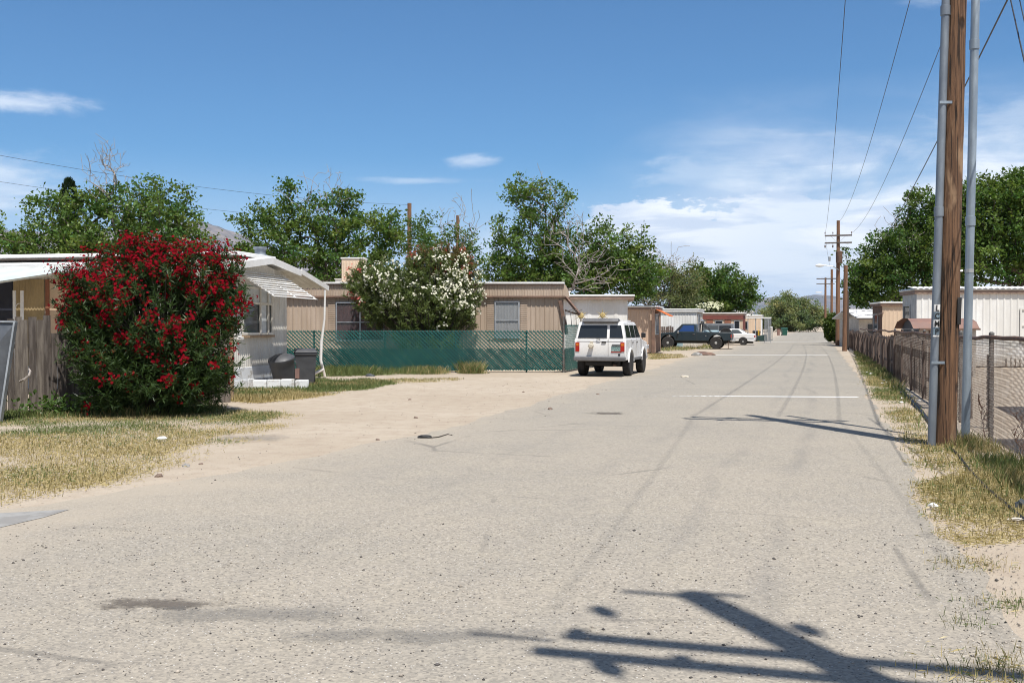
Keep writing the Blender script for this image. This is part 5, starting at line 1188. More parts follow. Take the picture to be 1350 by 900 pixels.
tag(MB().tube(pts, .018, 8).build('pipe', M['black'], loc=pts[0], smooth=True), 'black cable snaking over the sand from the foot of the big pole', 'cable')
pts = [G(u, v)+Z*.03 for u, v in ((1238, 575), (1214, 543), (1196, 524), (1178, 505), (1160, 488), (1146, 474))]
tag(MB().tube(pts, .03, 8).build('pipe', M['binblack'], loc=pts[0], smooth=True), 'dark pipe lying along the foot of the right fence', 'pipe')
# ------------------------------------------------------------------ vegetation
def vnoise(q, s, seed):
    r = np.random.default_rng(seed); v = 0; a = 1; tot = 0
    for o in range(4):
        for _ in range(2):
            k = r.normal(0, 1, 2)*s*(2**o); p = r.uniform(0, 6.28); v = v+a*np.sin(q@k+p+1.2*np.sin(q@k[::-1]*.6+p)); tot += a
        a *= .6
    return v/tot
def unit(a): return a/np.maximum(np.linalg.norm(a, axis=-1, keepdims=True), 1e-6)
def leaf_cloud(name, C, D, length, width, col, mat_, parent, rg, fold=.0):
    """one four-cornered leaf per row of C, its tip pointing along D"""
    n = len(C); D = unit(D); rv = rg.normal(size=(n, 3)); rv[:, 2] += .9*np.sign(rg.uniform(-.3, 1, n)); S = unit(np.cross(D, rv))
    l = length[:, None]; w = width[:, None]
    base = C; tip_ = C+D*l; midp = C+D*l*.45; up = unit(np.cross(S, D))
    V = np.stack([base, midp+S*w*.5+up*w*fold, tip_, midp-S*w*.5+up*w*fold], 1).reshape(-1, 3)
    Fq = np.arange(4*n).reshape(n, 4); cc = np.repeat(col, 4, 0)
    return fast_mesh(name, V, Fq, mat_, parent, cc)
def tubes(name, segs, mat_, parent, ns=5):
    """segs: arrays A, B, ra, rb"""
    A, B, ra, rb = segs; D = unit(B-A); ref = np.where(np.abs(D[:, 2:3]) < .9, np.array([[0, 0, 1.]]), np.array([[1., 0, 0]])); S = unit(np.cross(D, ref)); U = np.cross(D, S)
    ang = np.arange(ns)*2*math.pi/ns; ring = S[:, None]*np.cos(ang)[None, :, None]+U[:, None]*np.sin(ang)[None, :, None]
    V = np.concatenate([A[:, None]+ring*ra[:, None, None], B[:, None]+ring*rb[:, None, None]], 1).reshape(-1, 3)
    n = len(A); base = np.arange(n)[:, None]*(2*ns); k = np.arange(ns)[None]; k2 = (k+1) % ns
    Fq = np.stack([base+k, base+k2, base+ns+k2, base+ns+k], -1).reshape(-1, 4)
    return fast_mesh(name, V, Fq, mat_, parent, smooth=True)
def skeleton(trunk, tips, rg, tipr=.009, wig=.12, up=.25, trunk_r=None):
    nodes = [np.array(p, float) for p in trunk]; par = [-1]+list(range(len(trunk)-1)); plen = [0.]
    for i in range(1, len(nodes)): plen.append(plen[-1]*0)
    top = nodes[-1]; order = np.argsort(np.linalg.norm(tips-top, axis=1)+rg.normal(0, .3, len(tips))); tipidx = []
    P_ = np.array(nodes); PL = np.array(plen)
    for i in order:
        t = tips[i]; cand = P_[len(trunk)//2:]; d = np.linalg.norm(cand-t, axis=1)+.28*PL[len(trunk)//2:]+np.where(cand[:, 2] > t[2]+.1, .5, 0)
        j = int(np.argmin(d))+len(trunk)//2; a = P_[j]; L = np.linalg.norm(t-a); k = max(2, int(L/.5)); prev = j
        newp = []
        for s in range(1, k+1):
            f = s/k; q = a+(t-a)*f+(rg.normal(0, wig*L/k, 3) if s < k else 0)+np.array([0, 0, up*L*f*(1-f)*.6]); newp.append(q)
            nodes.append(q); par.append(prev); plen.append(plen[prev]+L/k); prev = len(nodes)-1
        P_ = np.vstack([P_, np.array(newp)]); PL = np.append(PL, plen[-k:]); tipidx.append(prev)
    n = len(nodes); wt = np.zeros(n)
    for t in tipidx: wt[t] += 1
    for i in range(n-1, 0, -1): wt[par[i]] += wt[i]
    rad = tipr*np.sqrt(np.maximum(wt, 1))**1.0
    idx = np.arange(1, n); pa = np.array(par)[1:]
    ra = rad[pa]; rb = rad[idx]; ra = np.minimum(ra, rb*1.6)
    # trunk segments keep their own radius
    for k_ in range(len(trunk)-1): ra[k_] = rad[k_]*(1.25 if k_ == 0 else 1); rb[k_] = rad[k_+1]
    return (P_[pa], P_[idx], ra, rb), P_[tipidx], P_[pa[np.array(tipidx)-1]]
def blob_tips(blobs, Y, rg, dens=1.0, shell=.35):
    out = []
    for b in blobs:
        u, v, ru, rv, n = b[:5]; y = b[5] if len(b) > 5 else Y; c = np.array(P(u, v, y)); s = y/F; rx, rz = ru*s, rv*s; ry = (rx+rz)/2
        d = unit(rg.normal(size=(n, 3))); rr = rg.uniform(shell, 1, n)**.7
        rr *= 1+.30*np.sin(d[:, 0]*6+u)*np.sin(d[:, 2]*5+v); rr = np.where(rg.uniform(0, 1, n) < .12, rg.uniform(1.0, 1.38, n), rr)
        out.append(c+d*rr[:, None]*np.array([rx, ry, rz]))
    T_ = np.vstack(out); return T_[T_[:, 2] > .25]
def tree(name, label, base, blobs, Y, seed, cat='tree', leaf=.15, per=55, spread=.30, pal=((.045,.085,.022), (.085,.145,.040)), barkm=None, th=None, tipr=.010, dead=None, group=None, wratio=.62, deadm=None, aspect=1, grey=0):
    rg = np.random.default_rng(seed); base = Vector(base); T = empty(name, base, label, cat, group)
    tips = blob_tips(blobs, Y, rg); th = th or .35*tips[:, 2].max(); b = np.array(base)
    trunk = [b+np.array([rg.normal(0, .05)*i, rg.normal(0, .05)*i, th*i/4]) for i in range(5)]
    seg, tp, tpar = skeleton(trunk, tips, rg, tipr); tubes('trunk', seg, barkm or M['bark'], T)
    n = len(tp); K = rg.poisson(per, n)+6; ci = np.repeat(np.arange(n), K); m = len(ci)
    dr = unit(tp-tpar); f = rg.uniform(-.9, .35, m)
    C = tp[ci]+dr[ci]*f[:, None]*spread*1.4+rg.normal(0, spread*.55, (m, 3))*np.array([1, 1, .62])
    D = rg.normal(size=(m, 3))*.8+dr[ci]*.6+np.array([0, 0, -.25]); ln = leaf*rg.uniform(.6, 1.25, m)
    cv = rg.uniform(0, 1, n)[ci]*.6+rg.uniform(0, 1, m)*.4; c1_, c2_ = np.array(pal[0]), np.array(pal[1]); col = c1_+(c2_-c1_)*cv[:, None]
    col = col*rg.uniform(.75, 1.25, (m, 1))*(1+.22*rg.normal(0, 1, n)[ci][:, None]*np.array([.8,.25,.1])); col = np.clip(col, .01, .6)
    if grey: col = col*(1-grey)+grey*np.array([.22,.2,.17])*rg.uniform(.6, 1.2, (m, 1))
    leaf_cloud('crown', C, D, ln, ln*wratio, col, M['leaf'], T, rg, .12)
    if dead:
        dt = blob_tips([(q_[0], q_[1], q_[2], q_[3], int(q_[4]*DEADX), q_[5] if len(q_) > 5 else Y) for q_ in dead], Y, rg, shell=.2); tr2 = [trunk[1], trunk[2], trunk[3], trunk[4]]
        ctr = dt.mean(0); low = np.array([ctr[0], ctr[1], max(th, dt[:, 2].min()-1.2)]); seg2, tp2, _ = skeleton([trunk[4], (trunk[4]+low)/2, low, low+np.array([0,0,.3])], dt, rg, .0085*max(1, Y/60), .07, .1)
        mr = .00022*Y; seg2 = (seg2[0], seg2[1], np.maximum(seg2[2]*.5, mr), np.maximum(seg2[3]*.5, mr*.8)); tubes('dead_branch', seg2, deadm or M['deadwood'], T, 4)
    return T
DEADX = 2.2
GREEN1 = ((.055,.115,.025), (.165,.245,.060)); GREEN2 = ((.048,.102,.022), (.165,.245,.055)); OLIVE = ((.10,.125,.045), (.20,.225,.09)); DARKG = ((.042,.090,.020), (.135,.210,.046))
# left hand trees behind the cream trailer
tree('mulberry_tree', 'leafy green tree with bare dead top branches above the red oleander, leftmost in the picture', (-16.5, 45, 0),
     [(60, 322, 75, 38, 80), (150, 300, 70, 50, 110), (215, 300, 55, 55, 70), (70, 275, 38, 25, 26), (200, 250, 20, 22, 14), (232, 272, 26, 40, 22), (130, 262, 40, 20, 18), (255, 320, 30, 25, 20), (10, 330, 40, 25, 24), (110, 330, 90, 30, 60)], 45, 11, leaf=.17, per=44, spread=.34, pal=GREEN1, dead=[(140, 240, 30, 50, 80), (140, 205, 20, 34, 40), (180, 255, 22, 24, 16)])
T = empty('cypress_tree', (wx(92, 47), 47, 0), 'narrow dark column of an evergreen poking above the leftmost tree', 'tree')
rg = np.random.default_rng(3); n = 5200; hz_ = zz(238, 47); z_ = rg.uniform(.4, hz_, n); rad_ = .42*np.sqrt(np.clip((hz_-z_)/1.0, 0, 1))*rg.uniform(.55, 1, n); an = rg.uniform(0, 6.28, n)
C = np.stack([wx(92, 47)+rad_*np.cos(an), 47+rad_*np.sin(an), z_], -1); D = np.stack([np.cos(an)*.4, np.sin(an)*.4, np.ones(n)], -1)+rg.normal(0, .2, (n, 3))
leaf_cloud('crown', C, D, np.full(n, .22), np.full(n, .06), np.array([.022,.042,.016])*rg.uniform(.6, 1.5, (n, 1)), M['leaf'], T, rg); MB().tube([(wx(92, 47), 47, 0), (wx(92, 47), 47, hz_*.9)], [.12, .03], 8).build('trunk', M['bark'], T)
tree('mulberry_tree', 'dense green tree with wispy dead twigs on top, behind the cream trailer roof', (-9.5, 55, 0),
     [(350, 320, 40, 42, 60), (410, 330, 60, 45, 90), (340, 290, 26, 22, 16), (385, 258, 20, 22, 10), (370, 285, 22, 30, 18), (430, 290, 36, 40, 40), (455, 265, 22, 18, 14), (480, 315, 45, 40, 60), (512, 300, 24, 28, 22), (450, 350, 80, 30, 70), (325, 345, 28, 25, 26)], 55, 12, leaf=.19, per=46, spread=.38, pal=GREEN2, dead=[(420, 262, 42, 36, 40), (435, 240, 25, 22, 14), (415, 350, 16, 14, 8)])
tree('mulberry_tree', 'thin leafy tree around the two bare brown poles', (-6.0, 62, 0),
     [(545, 305, 34, 28, 34), (565, 325, 40, 22, 36), (620, 340, 24, 28, 24), (600, 318, 24, 24, 16)], 62, 13, leaf=.18, per=34, spread=.36, pal=GREEN1, dead=[(605, 300, 34, 40, 46), (600, 268, 26, 18, 10)])
tree('elm_tree', 'tall sparse topped green tree behind the tan mobile home with broken grey limbs', (2.6, 60, 0),
     [(700, 270, 36, 36, 44), (684, 252, 18, 18, 12), (735, 262, 20, 26, 14), (690, 320, 44, 40, 70), (745, 330, 46, 38, 80), (665, 330, 26, 26, 26), (800, 322, 40, 30, 56), (820, 350, 34, 34, 50), (720, 358, 70, 26, 90), (780, 360, 50, 28, 60), (835, 325, 20, 16, 8), (760, 374, 60, 20, 70), (825, 372, 46, 22, 60), (690, 368, 50, 22, 60), (850, 355, 26, 26, 34)], 60, 14, leaf=.19, per=42, spread=.38, pal=GREEN2, dead=[(750, 310, 42, 40, 44, 57), (785, 355, 40, 30, 60, 55.5), (712, 250, 32, 28, 18), (740, 290, 30, 24, 24)])
tree('mesquite_tree', 'grey twiggy half dead tree right of the tall sparse tree', (12.0, 78, 0),
     [(870, 372, 32, 28, 60), (905, 375, 30, 26, 60), (845, 365, 24, 28, 30), (885, 395, 45, 16, 50)], 78, 15, leaf=.17, per=46, spread=.42, pal=OLIVE, grey=.1, dead=[(855, 350, 40, 26, 90), (880, 345, 36, 20, 50), (835, 375, 30, 30, 60)])
tree('ash_tree', 'dark dense green tree above the red and cream mobile home', (22.0, 112, 0),
     [(920, 372, 28, 26, 60), (955, 375, 34, 24, 90), (980, 388, 20, 20, 34), (935, 395, 48, 18, 70), (900, 385, 24, 22, 40)], 112, 16, leaf=.30, per=60, spread=.62, pal=DARKG, tipr=.02)
tree('mesquite_tree', 'broad pale olive tree closing the end of the lane', (wx(1043, 290), 290, 0),
     [(1045, 410, 36, 18, 110), (1020, 420, 20, 14, 50), (1070, 415, 20, 16, 50), (1035, 402, 24, 12, 40), (1045, 425, 44, 12, 90), (1085, 424, 10, 12, 24)], 290, 17, leaf=.50, per=80, spread=1.15, pal=((.15,.185,.075), (.26,.30,.14)), tipr=.05, th=1.0)
tree('mesquite_tree', 'smaller far trees at the left of the lane end', (wx(1000, 300), 300, 0),
     [(1003, 428, 14, 8, 30), (985, 430, 14, 7, 24)], 300, 27, leaf=.45, per=60, spread=1.0, pal=OLIVE, tipr=.04, th=.6)
tree('ash_tree', 'large dark green tree behind the peach and white mobile homes on the right', (34.0, 86, 0),
     [(1150, 365, 34, 34, 90), (1195, 330, 40, 44, 130), (1215, 285, 26, 34, 60), (1160, 345, 40, 30, 70), (1240, 320, 40, 60, 110), (1205, 370, 60, 30, 110), (1135, 385, 20, 20, 40), (1212, 250, 12, 10, 5)], 86, 18, leaf=.26, per=50, spread=.52, pal=DARKG, tipr=.014, dead=[(1180, 310, 34, 40, 26)])
tree('ash_tree', 'large full green tree behind the long white mobile home at the right edge', (27.5, 56, 0),
     [(1300, 275, 46, 40, 110), (1345, 255, 40, 34, 90), (1290, 330, 50, 40, 120), (1350, 330, 60, 45, 140), (1385, 290, 50, 50, 90), (1275, 290, 24, 40, 50), (1265, 355, 30, 25, 40), (1330, 240, 24, 16, 16), (1400, 350, 60, 40, 70)], 56, 19, leaf=.19, per=52, spread=.40, pal=GREEN2, tipr=.011)

def oleander(name, label, base, blobs, Y, seed, nleaf, leaf, w, pal, stemn, blossoms, cat='oleander', group=None, fill=.3, sprd=1.3):
    rg = np.random.default_rng(seed); T = empty(name, base, label, cat, group); b = np.array(Vector(base))
    tips = []; nrm = []
    cs = [(np.array(P(u, v, y)), np.array([ru*y/F, ru*y/F*.9, rv*y/F])) for u, v, ru, rv, y in blobs]
    vol = np.array([r_[0]*r_[2] for _, r_ in cs]); vol = vol/vol.sum()
    for (c_, r_), f in zip(cs, vol):
        n = int(stemn*f); d = unit(rg.normal(size=(n, 3))); rr = rg.uniform(fill, 1.04, n)**.45*(1+.10*np.sin(d[:, 0]*7+3*d[:, 2])+.05*rg.normal(size=n)); rr = np.where(rg.uniform(0, 1, n) < .03, rg.uniform(1.05, 1.18, n), rr); p = c_+d*rr[:, None]*r_
        keep = p[:, 2] > .12; tips.append(p[keep]); nrm.append((d/r_)[keep])
    tips = np.vstack(tips); nrm = unit(np.vstack(nrm)); n = len(tips)
    outw = unit(tips-(b+np.array([0, 0, .5])))
    ks = rg.choice(n, min(n, 420), replace=False); root = b+rg.normal(0, .16, (len(ks), 3))*np.array([1, 1, 0]); midp = root*.45+tips[ks]*.55+np.array([0, 0, .25])
    A = np.vstack([root, midp]); B = np.vstack([midp, tips[ks]]); tubes('stem', (A, B, np.full(len(A), .014), np.full(len(A), .008)), M['darkbark'], T, 5)
    per = max(6, nleaf//n); ci = np.repeat(np.arange(n), per); m = len(ci)
    sd = unit(nrm*.5+outw*.4+np.array([0, 0, .45])); back = rg.uniform(-.22, .03, m)
    C = tips[ci]+sd[ci]*back[:, None]; D = sd[ci]*.55+rg.normal(0, .62, (m, 3)); ln = leaf*rg.uniform(.65, 1.2, m)
    cv = (rg.uniform(0, 1, n)[ci]*.5+rg.uniform(0, 1, m)*.5)[:, None]; col = np.array(pal[0])*(1-cv)+np.array(pal[1])*cv
    leaf_cloud('foliage', C, D, ln, np.full(m, w)*rg.uniform(.8, 1.2, m), col, M['leaf'], T, rg, .1)
    for (bn, cnt, size, nf, c1_, c2_, weight) in blossoms:
        wgt = weight(tips, nrm, cs); wgt = np.clip(wgt, 0, None); wgt /= wgt.sum(); cl_ = rg.choice(n, cnt, p=wgt, replace=False)
        fi = np.repeat(cl_, nf); mm = len(fi); cen = tips[fi]+sd[fi]*.07+rg.normal(0, size*sprd, (mm, 3))
        face = unit(nrm[fi]*.9+np.array([0.1, -.25, .3])+rg.normal(0, .45, (mm, 3))); s1 = unit(np.cross(face, rg.normal(size=(mm, 3)))); s2 = np.cross(face, s1)
        NP = 5; V = []; Fq = []
        for k in range(NP):
            a = 2*math.pi*k/NP; pd = s1*math.cos(a)+s2*math.sin(a); pe = np.cross(face, pd)
            V.append(np.stack([cen, cen+pd*size*.6+pe*size*.38+face*size*.12, cen+pd*size+face*size*.05, cen+pd*size*.6-pe*size*.38+face*size*.12], 1))
        V = np.stack(V, 1).reshape(-1, 3); Fq = np.arange(len(V)).reshape(-1, 4); cvv = (rg.uniform(0, 1, n)[fi]*.5+.5*rg.uniform(0, 1, mm))[:, None]
        colf = np.repeat(np.array(c1_)*(1-cvv)+np.array(c2_)*cvv, NP*4, 0); o = fast_mesh(bn, V, Fq, M['flower'], T, colf); o['kind'] = 'stuff'
    return T
def wred(t, nr, cs):
    h = (t[:, 2]-.3)/2.9; return (.10+np.clip(h, 0, 1)**2.0)*(.15+np.clip(.7+.9*vnoise(t[:, [0, 2]], 3.2, 3), 0, 2))*np.clip(.35+nr[:, 2]*.7-nr[:, 1]*.6, .02, 2)
ob = G(205, 546)
oleander('red_oleander', 'big rounded oleander bush covered in deep red flowers in front of the picket fence', (-6.45, 18.7, 0),
    [(200, 425, 106, 90, 18.7), (140, 378, 62, 46, 18.5), (262, 362, 60, 42, 18.8), (180, 345, 50, 32, 18.8), (205, 500, 94, 52, 18.4), (295, 405, 34, 40, 18.6), (108, 420, 30, 45, 18.5), (150, 475, 62, 62, 18.1), (250, 480, 60, 60, 18.2)], 18.7, 31, 62000, .15, .022,
    ((.018,.043,.012), (.080,.130,.045)), 3000, [('blossoms', 560, .030, 11, (.11,.003,.008), (.27,.008,.018), wred)], sprd=1.9)
def wwhite(t, nr, cs): return np.clip(.12+(t[:, 0]+2.9)*.8, .08, 1.8)*np.clip(.5+nr[:, 2]*.5-nr[:, 1]*.7, .02, 2)*np.clip((t[:, 2]-1.5)/1.5, .05, 1)
def wpinkl(t, nr, cs): return np.clip(-4.6-t[:, 0], 0, 3)+.01
oleander('white_oleander', 'large oleander with clusters of white flowers rising behind the green slatted fence', (-2.9, 36.8, 0),
    [(560, 400, 60, 42, 36.8), (596, 392, 42, 42, 36.9), (510, 378, 46, 38, 36.8), (480, 375, 26, 30, 36.7), (575, 355, 46, 28, 37.0), (560, 450, 42, 40, 36.6), (505, 410, 32, 22, 36.6)], 36.8, 32, 40000, .17, .034,
    ((.065,.10,.030), (.20,.25,.09)), 2300, [('blossoms', 330, .042, 6, (.70,.68,.55), (.86,.84,.72), wwhite), ('pink_blossoms', 22, .045, 8, (.5,.10,.10), (.65,.2,.16), wpinkl)])
def wany(t, nr, cs): return np.clip(.5+nr[:, 2]*.5-nr[:, 1]*.5, .02, 2)
oleander('pink_oleander', 'reddish brown topped oleander with faded pink flowers behind the white one', (-2.1, 38.9, 3.1) if False else (-2.35, 37.25, 0),
    [(588, 352, 34, 32, 37.4), (560, 348, 26, 24, 37.4), (605, 362, 26, 30, 37.4), (585, 390, 24, 30, 37.4)], 37.4, 33, 15000, .17, .03,
    ((.10,.085,.035), (.20,.15,.07)), 900, [('blossoms', 75, .038, 8, (.26,.04,.035), (.40,.10,.08), wany)])
oleander('white_oleander', 'small pale flowered oleander above the roof of the red and cream mobile home', (wx(936, 104), 104, 0),
    [(935, 408, 16, 8, 104), (936, 425, 10, 14, 104)], 104, 34, 6000, .35, .12, ((.06,.09,.03), (.13,.17,.07)), 500, [('blossoms', 160, .12, 6, (.6,.6,.4), (.8,.8,.6), wany)])
# round green bush at the end of the right fence
bq = road(103, 1.9)
oleander('green_bush', 'round bright green bush at the far end of the right hand picket fence', (bq.x, bq.y, 0),
    [(1100, 430, 13, 16, bq.y), (1108, 436, 11, 14, bq.y-3), (1095, 438, 8, 11, bq.y)], bq.y, 35, 26000, .22, .12, ((.045,.085,.02), (.13,.18,.04)), 1500, [], cat='bush')

# ------------------------------------------------------------------ grass
def poly_sample(polypx, n, rg, z=0):
    pts = np.array([list(G(*p)[:2]) for p in polypx]); mn, mx = pts.min(0), pts.max(0); out = np.zeros((0, 2))
    while len(out) < n:
        q = rg.uniform(mn, mx, (n*2, 2)); ins = np.zeros(len(q), bool); j = len(pts)-1
        for i in range(len(pts)):
            xi, yi = pts[i]; xj, yj = pts[j]; c_ = ((yi > q[:, 1]) != (yj > q[:, 1])) & (q[:, 0] < (xj-xi)*(q[:, 1]-yi)/(yj-yi+1e-9)+xi); ins ^= c_; j = i
        out = np.vstack([out, q[ins]])
    return out[:n]
STRAW = np.array([.46,.37,.19]); GRN = np.array([.115,.165,.052]); DRYG = np.array([.26,.24,.11])
def grass(name, label, pts, seed, hmin, hmax, width, greenf, flat=.5, kind='stuff', bend=.6, dens_s=1.2, thr=-.25):
    rg = np.random.default_rng(seed); nz = vnoise(pts, dens_s, seed)
    keep = nz+rg.uniform(-.25, .25, len(pts)) > thr; pts = pts[keep]; nz = nz[keep]; n = len(pts); pts = pts+rg.normal(0, 1, pts.shape)*(np.minimum(.09, .008*np.linalg.norm(pts, axis=1)))[:, None]
    g = np.clip(greenf(pts)+.8*vnoise(pts, 1.1, seed+5)+rg.normal(0, .22, n), 0, 1)[:, None]
    col = np.where(g > .55, GRN, STRAW); mixv = rg.uniform(0, 1, (n, 1)); col = col*(.65+.35*mixv)+DRYG*.35*(1-mixv); col *= rg.uniform(.75, 1.2, (n, 1))
    h = rg.uniform(hmin, hmax, n)*np.clip(.75+.5*nz, .4, 1.4); lie = rg.uniform(0, 1, n) < flat; up = np.where(lie, .18, 1.0)
    an = rg.uniform(0, 6.28, n); hd = np.stack([np.cos(an), np.sin(an)], -1)
    base = np.concatenate([pts, np.full((n, 1), .012)], 1); lean_ = np.where(lie, 1.0, rg.uniform(.1, bend, n))
    tip_ = base+np.concatenate([hd*(h*lean_)[:, None], (h*up)[:, None]], 1)
    sd_ = np.stack([-hd[:, 1], hd[:, 0], np.zeros(n)], -1); w = (width*rg.uniform(.6, 1.3, n))[:, None]
    midp = base*.5+tip_*.5+np.array([0, 0, 1])*(h*.12)[:, None]
    V = np.stack([base-sd_*w*.5, base+sd_*w*.5, midp+sd_*w*.4, tip_], 1).reshape(-1, 3); Fq = np.arange(4*n).reshape(n, 4)
    return tag(fast_mesh(name, V, Fq, M['blade'], None, np.repeat(col, 4, 0), loc=(float(pts[0, 0]), float(pts[0, 1]), 0)), label, 'grass', kind=kind)
rg = np.random.default_rng(5)
lp = [(-420, 552), (0, 548), (110, 545), (290, 540), (372, 545), (350, 556), (300, 572), (245, 592), (190, 614), (140, 640), (70, 652), (0, 668), (-300, 700)]
gl = lambda p: np.clip((p[:, 1]-13.6)/4.0, .08, .8)
grass('grass', 'patchy green and straw coloured grass below the picket fence and red oleander', poly_sample(lp, 95000, rg), 41, .025, .08, .009, gl, .6, thr=-.34)
grass('grass', 'dry straw edge of the left grass patch', poly_sample([(-300, 640), (0, 620), (120, 600), (240, 560), (380, 540), (400, 552), (300, 590), (160, 640), (0, 672), (-300, 705)], 26000, rg), 42, .02, .07, .009, lambda p: np.full(len(p), .05), .8, thr=.05)
grass('grass', 'taller green grass along the foot of the picket fence', poly_sample([(-300, 556), (0, 553), (200, 550), (290, 545), (290, 538), (100, 543), (-300, 549)], 12000, rg), 43, .08, .22, .012, lambda p: np.full(len(p), .9), .1, thr=-.5)
grass('grass', 'grass strip in front of the cream trailer and its bins', poly_sample([(296, 528), (340, 532), (400, 526), (470, 516), (520, 506), (480, 500), (420, 500), (405, 514), (330, 515), (300, 517)], 34000, rg), 44, .05, .16, .014, lambda p: np.clip((p[:, 1]-22.5)/3.0, 0, .9), .35, thr=-.4)
grass('grass', 'thin dry strip on the dirt below the green fence', poly_sample([(420, 508), (520, 506), (600, 503), (605, 499), (500, 500), (430, 500)], 9000, rg), 45, .02, .07, .016, lambda p: np.full(len(p), .35), .6, thr=.1)
grass('weeds', 'tall dry and green weeds at the foot of the green slatted fence', poly_sample([(405, 498), (480, 497), (590, 493.5), (590, 490), (400, 491)], 9000, rg), 46, .05, .36, .010, lambda p: np.clip(1.0-(p[:, 0]+6)*.12, .4, 1), .1, bend=.75, thr=-.05, dens_s=2.2)
grass('weeds', 'dry weed clump at the right part of the green fence', poly_sample([(608, 493), (636, 493), (634, 490.5), (610, 490.5)], 1300, rg), 47, .08, .50, .012, lambda p: np.full(len(p), .4), .1, bend=.9, thr=-1)
grass('grass', 'grassy weeds in front of the dark pickup', poly_sample([(852, 464), (885, 463), (945, 460), (940, 456), (866, 455), (852, 458)], 9000, rg), 48, .08, .30, .022, lambda p: np.full(len(p), .6), .2, bend=.9, thr=.05)
grass('grass', 'dry grass beside the parked white four wheel drive', poly_sample([(858, 474), (880, 473), (905, 471), (898, 468), (858, 467)], 7000, rg), 49, .03, .13, .022, lambda p: np.full(len(p), .2), .4, thr=.0)
# right verge
rv_ = [(1128, 470), (1142, 500), (1160, 530), (1186, 570), (1206, 600), (1215, 640), (1235, 690), (1262, 700), (1330, 690), (1380, 700), (1400, 660), (1330, 625), (1262, 590), (1232, 586), (1205, 540), (1175, 500), (1148, 470)]
grass('grass', 'patchy dry and green verge along the right fence around the big pole', poly_sample(rv_, 52000, rg), 51, .03, .10, .008, lambda p: np.clip(.35+.1*(p[:, 1]-11), 0, .6), .55, thr=-.22, dens_s=1.6)
grass('grass', 'straw grass at the lower right below the big pole', poly_sample([(1215, 640), (1236, 705), (1275, 722), (1350, 712), (1400, 690), (1350, 640), (1290, 625)], 14000, rg), 52, .03, .10, .007, lambda p: np.full(len(p), .12), .75, thr=-.1, dens_s=2)
grass('grass', 'lush green tufts at the foot of the big pole and right conduit', poly_sample([(1255, 590), (1300, 622), (1352, 660), (1390, 690), (1410, 660), (1350, 615), (1285, 580), (1262, 576)], 5500, rg), 53, .06, .20, .006, lambda p: np.full(len(p), .8), .05, thr=-.25, dens_s=2.2)
grass('grass', 'green strip at the foot of the far right pickets', poly_sample([(1128, 466), (1140, 476), (1200, 535), (1225, 570), (1212, 548), (1166, 490), (1134, 462)], 12000, rg), 54, .06, .25, .012, lambda p: np.full(len(p), .7), .1, thr=-.2)
for i, (u, v, r_, n_, lab) in enumerate(((1284, 746, .18, 500, 'small green tuft on the sand right of the road'), (1344, 800, .2, 700, 'grass tuft at the right edge above the corner'), (1290, 893, .16, 420, 'green tuft in the lower right corner'), (1338, 878, .22, 700, 'dry tuft in the lower right corner beside the shadow'), (1272, 826, .08, 120, 'tiny tuft on the sand at the right road edge'))):
    c_ = G(u, v); q = np.random.default_rng(60+i).normal(0, r_*.6, (n_//2, 2))*np.array([1.3, .9])+np.array([c_.x, c_.y]); grass('grass_tuft', lab, q, 61+i, .02, .085, .0045, lambda p: np.full(len(p), .6), .3, thr=-9)
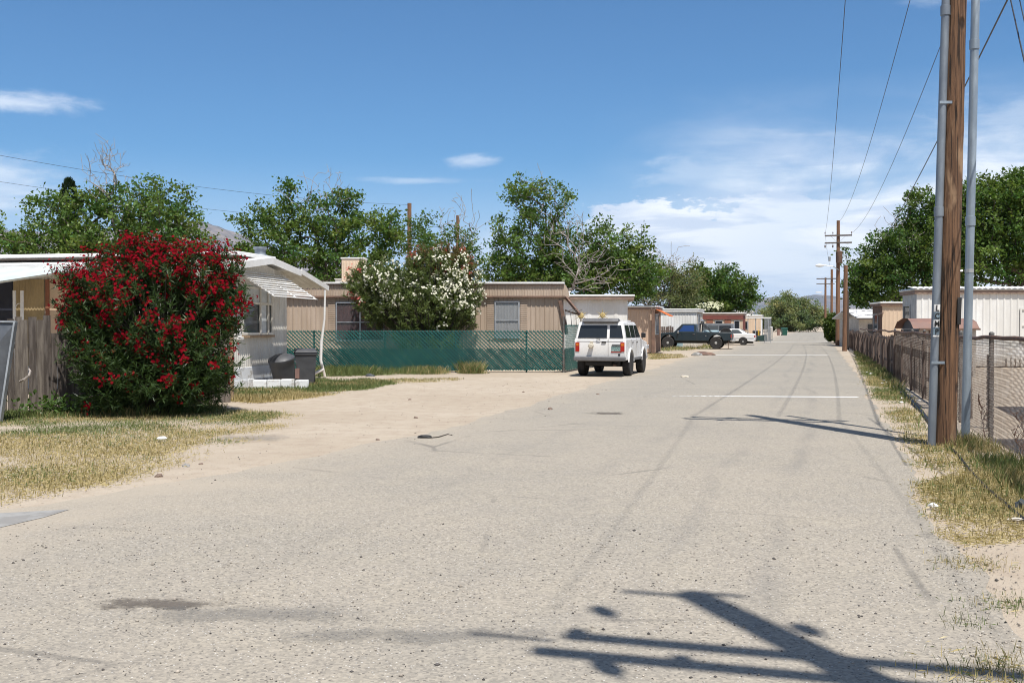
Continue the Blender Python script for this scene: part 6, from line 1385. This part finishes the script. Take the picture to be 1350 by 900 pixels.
# leafy weed by the picket fence
rg = np.random.default_rng(77); T = empty('broadleaf_weed', G(72, 547), 'low broad leaved green weed at the foot of the picket fence', 'plant'); n = 420; c_ = G(80, 548)
C = np.stack([c_.x+rg.normal(0, .35, n), c_.y+rg.normal(0, .1, n), rg.uniform(.03, .42, n)*np.exp(-np.abs(rg.normal(0, .5, n)))], -1); leaf_cloud('leaves', C, rg.normal(0, 1, (n, 3))+np.array([0, -.4, .4]), rg.uniform(.06, .12, n), rg.uniform(.04, .08, n), np.array([.10,.17,.05])*rg.uniform(.7, 1.3, (n, 1)), M['leaf'], T, rg)
tubes('stem', (np.tile(np.array([[c_.x, c_.y, 0.]]), (12, 1))+rg.normal(0, .12, (12, 3))*np.array([1, .3, 0]), C[:12], np.full(12, .006), np.full(12, .003)), M['bark'], T)
# gravel
rg = np.random.default_rng(88); n = 2600; pp = poly_sample([(200, 640), (420, 560), (520, 510), (760, 500), (860, 490), (760, 540), (560, 585), (300, 640)], n, rg); pp2 = poly_sample([(0, 690), (1250, 690), (1250, 900), (0, 900)], 2400, rg); pp3 = poly_sample([(1225, 720), (1345, 720), (1345, 900), (1290, 900)], 500, rg)
pp = np.vstack([pp, pp2, pp3]); n = len(pp); s = rg.gamma(2.2, .0016, n)+.002; oct_ = np.array([[1,0,0],[0,1,0],[-1,0,0],[0,-1,0],[0,0,.7],[0,0,-.3]]); rot = rg.uniform(0, 6.28, n)
V = oct_[None]*s[:, None, None]*rg.uniform(.6, 1.3, (n, 6, 1)); cR, sR = np.cos(rot)[:, None], np.sin(rot)[:, None]; V = np.stack([V[..., 0]*cR-V[..., 1]*sR, V[..., 0]*sR+V[..., 1]*cR, V[..., 2]], -1); V += np.concatenate([pp, np.full((n, 1), .006)], 1)[:, None]
tri = np.array([[0,1,4],[1,2,4],[2,3,4],[3,0,4],[1,0,5],[2,1,5],[3,2,5],[0,3,5]]); Fq = (tri[None]+6*np.arange(n)[:, None, None]).reshape(-1, 3)
gm = N(bpy.data.materials.new('gravel_stone')); at = gm.new('ShaderNodeAttribute', attribute_name='Col'); gm.principled(at.outputs['Color'], .9)
cg = np.where(rg.uniform(0, 1, (n, 1)) < .35, np.array([.10,.09,.085]), np.array([.42,.37,.31]))*rg.uniform(.6, 1.3, (n, 1))
tag(fast_mesh('gravel', V.reshape(-1, 3), Fq, gm.m, None, np.repeat(cg, 6, 0), loc=(0, 8, 0)), 'loose grit scattered over the road and dirt', 'gravel', kind='stuff')
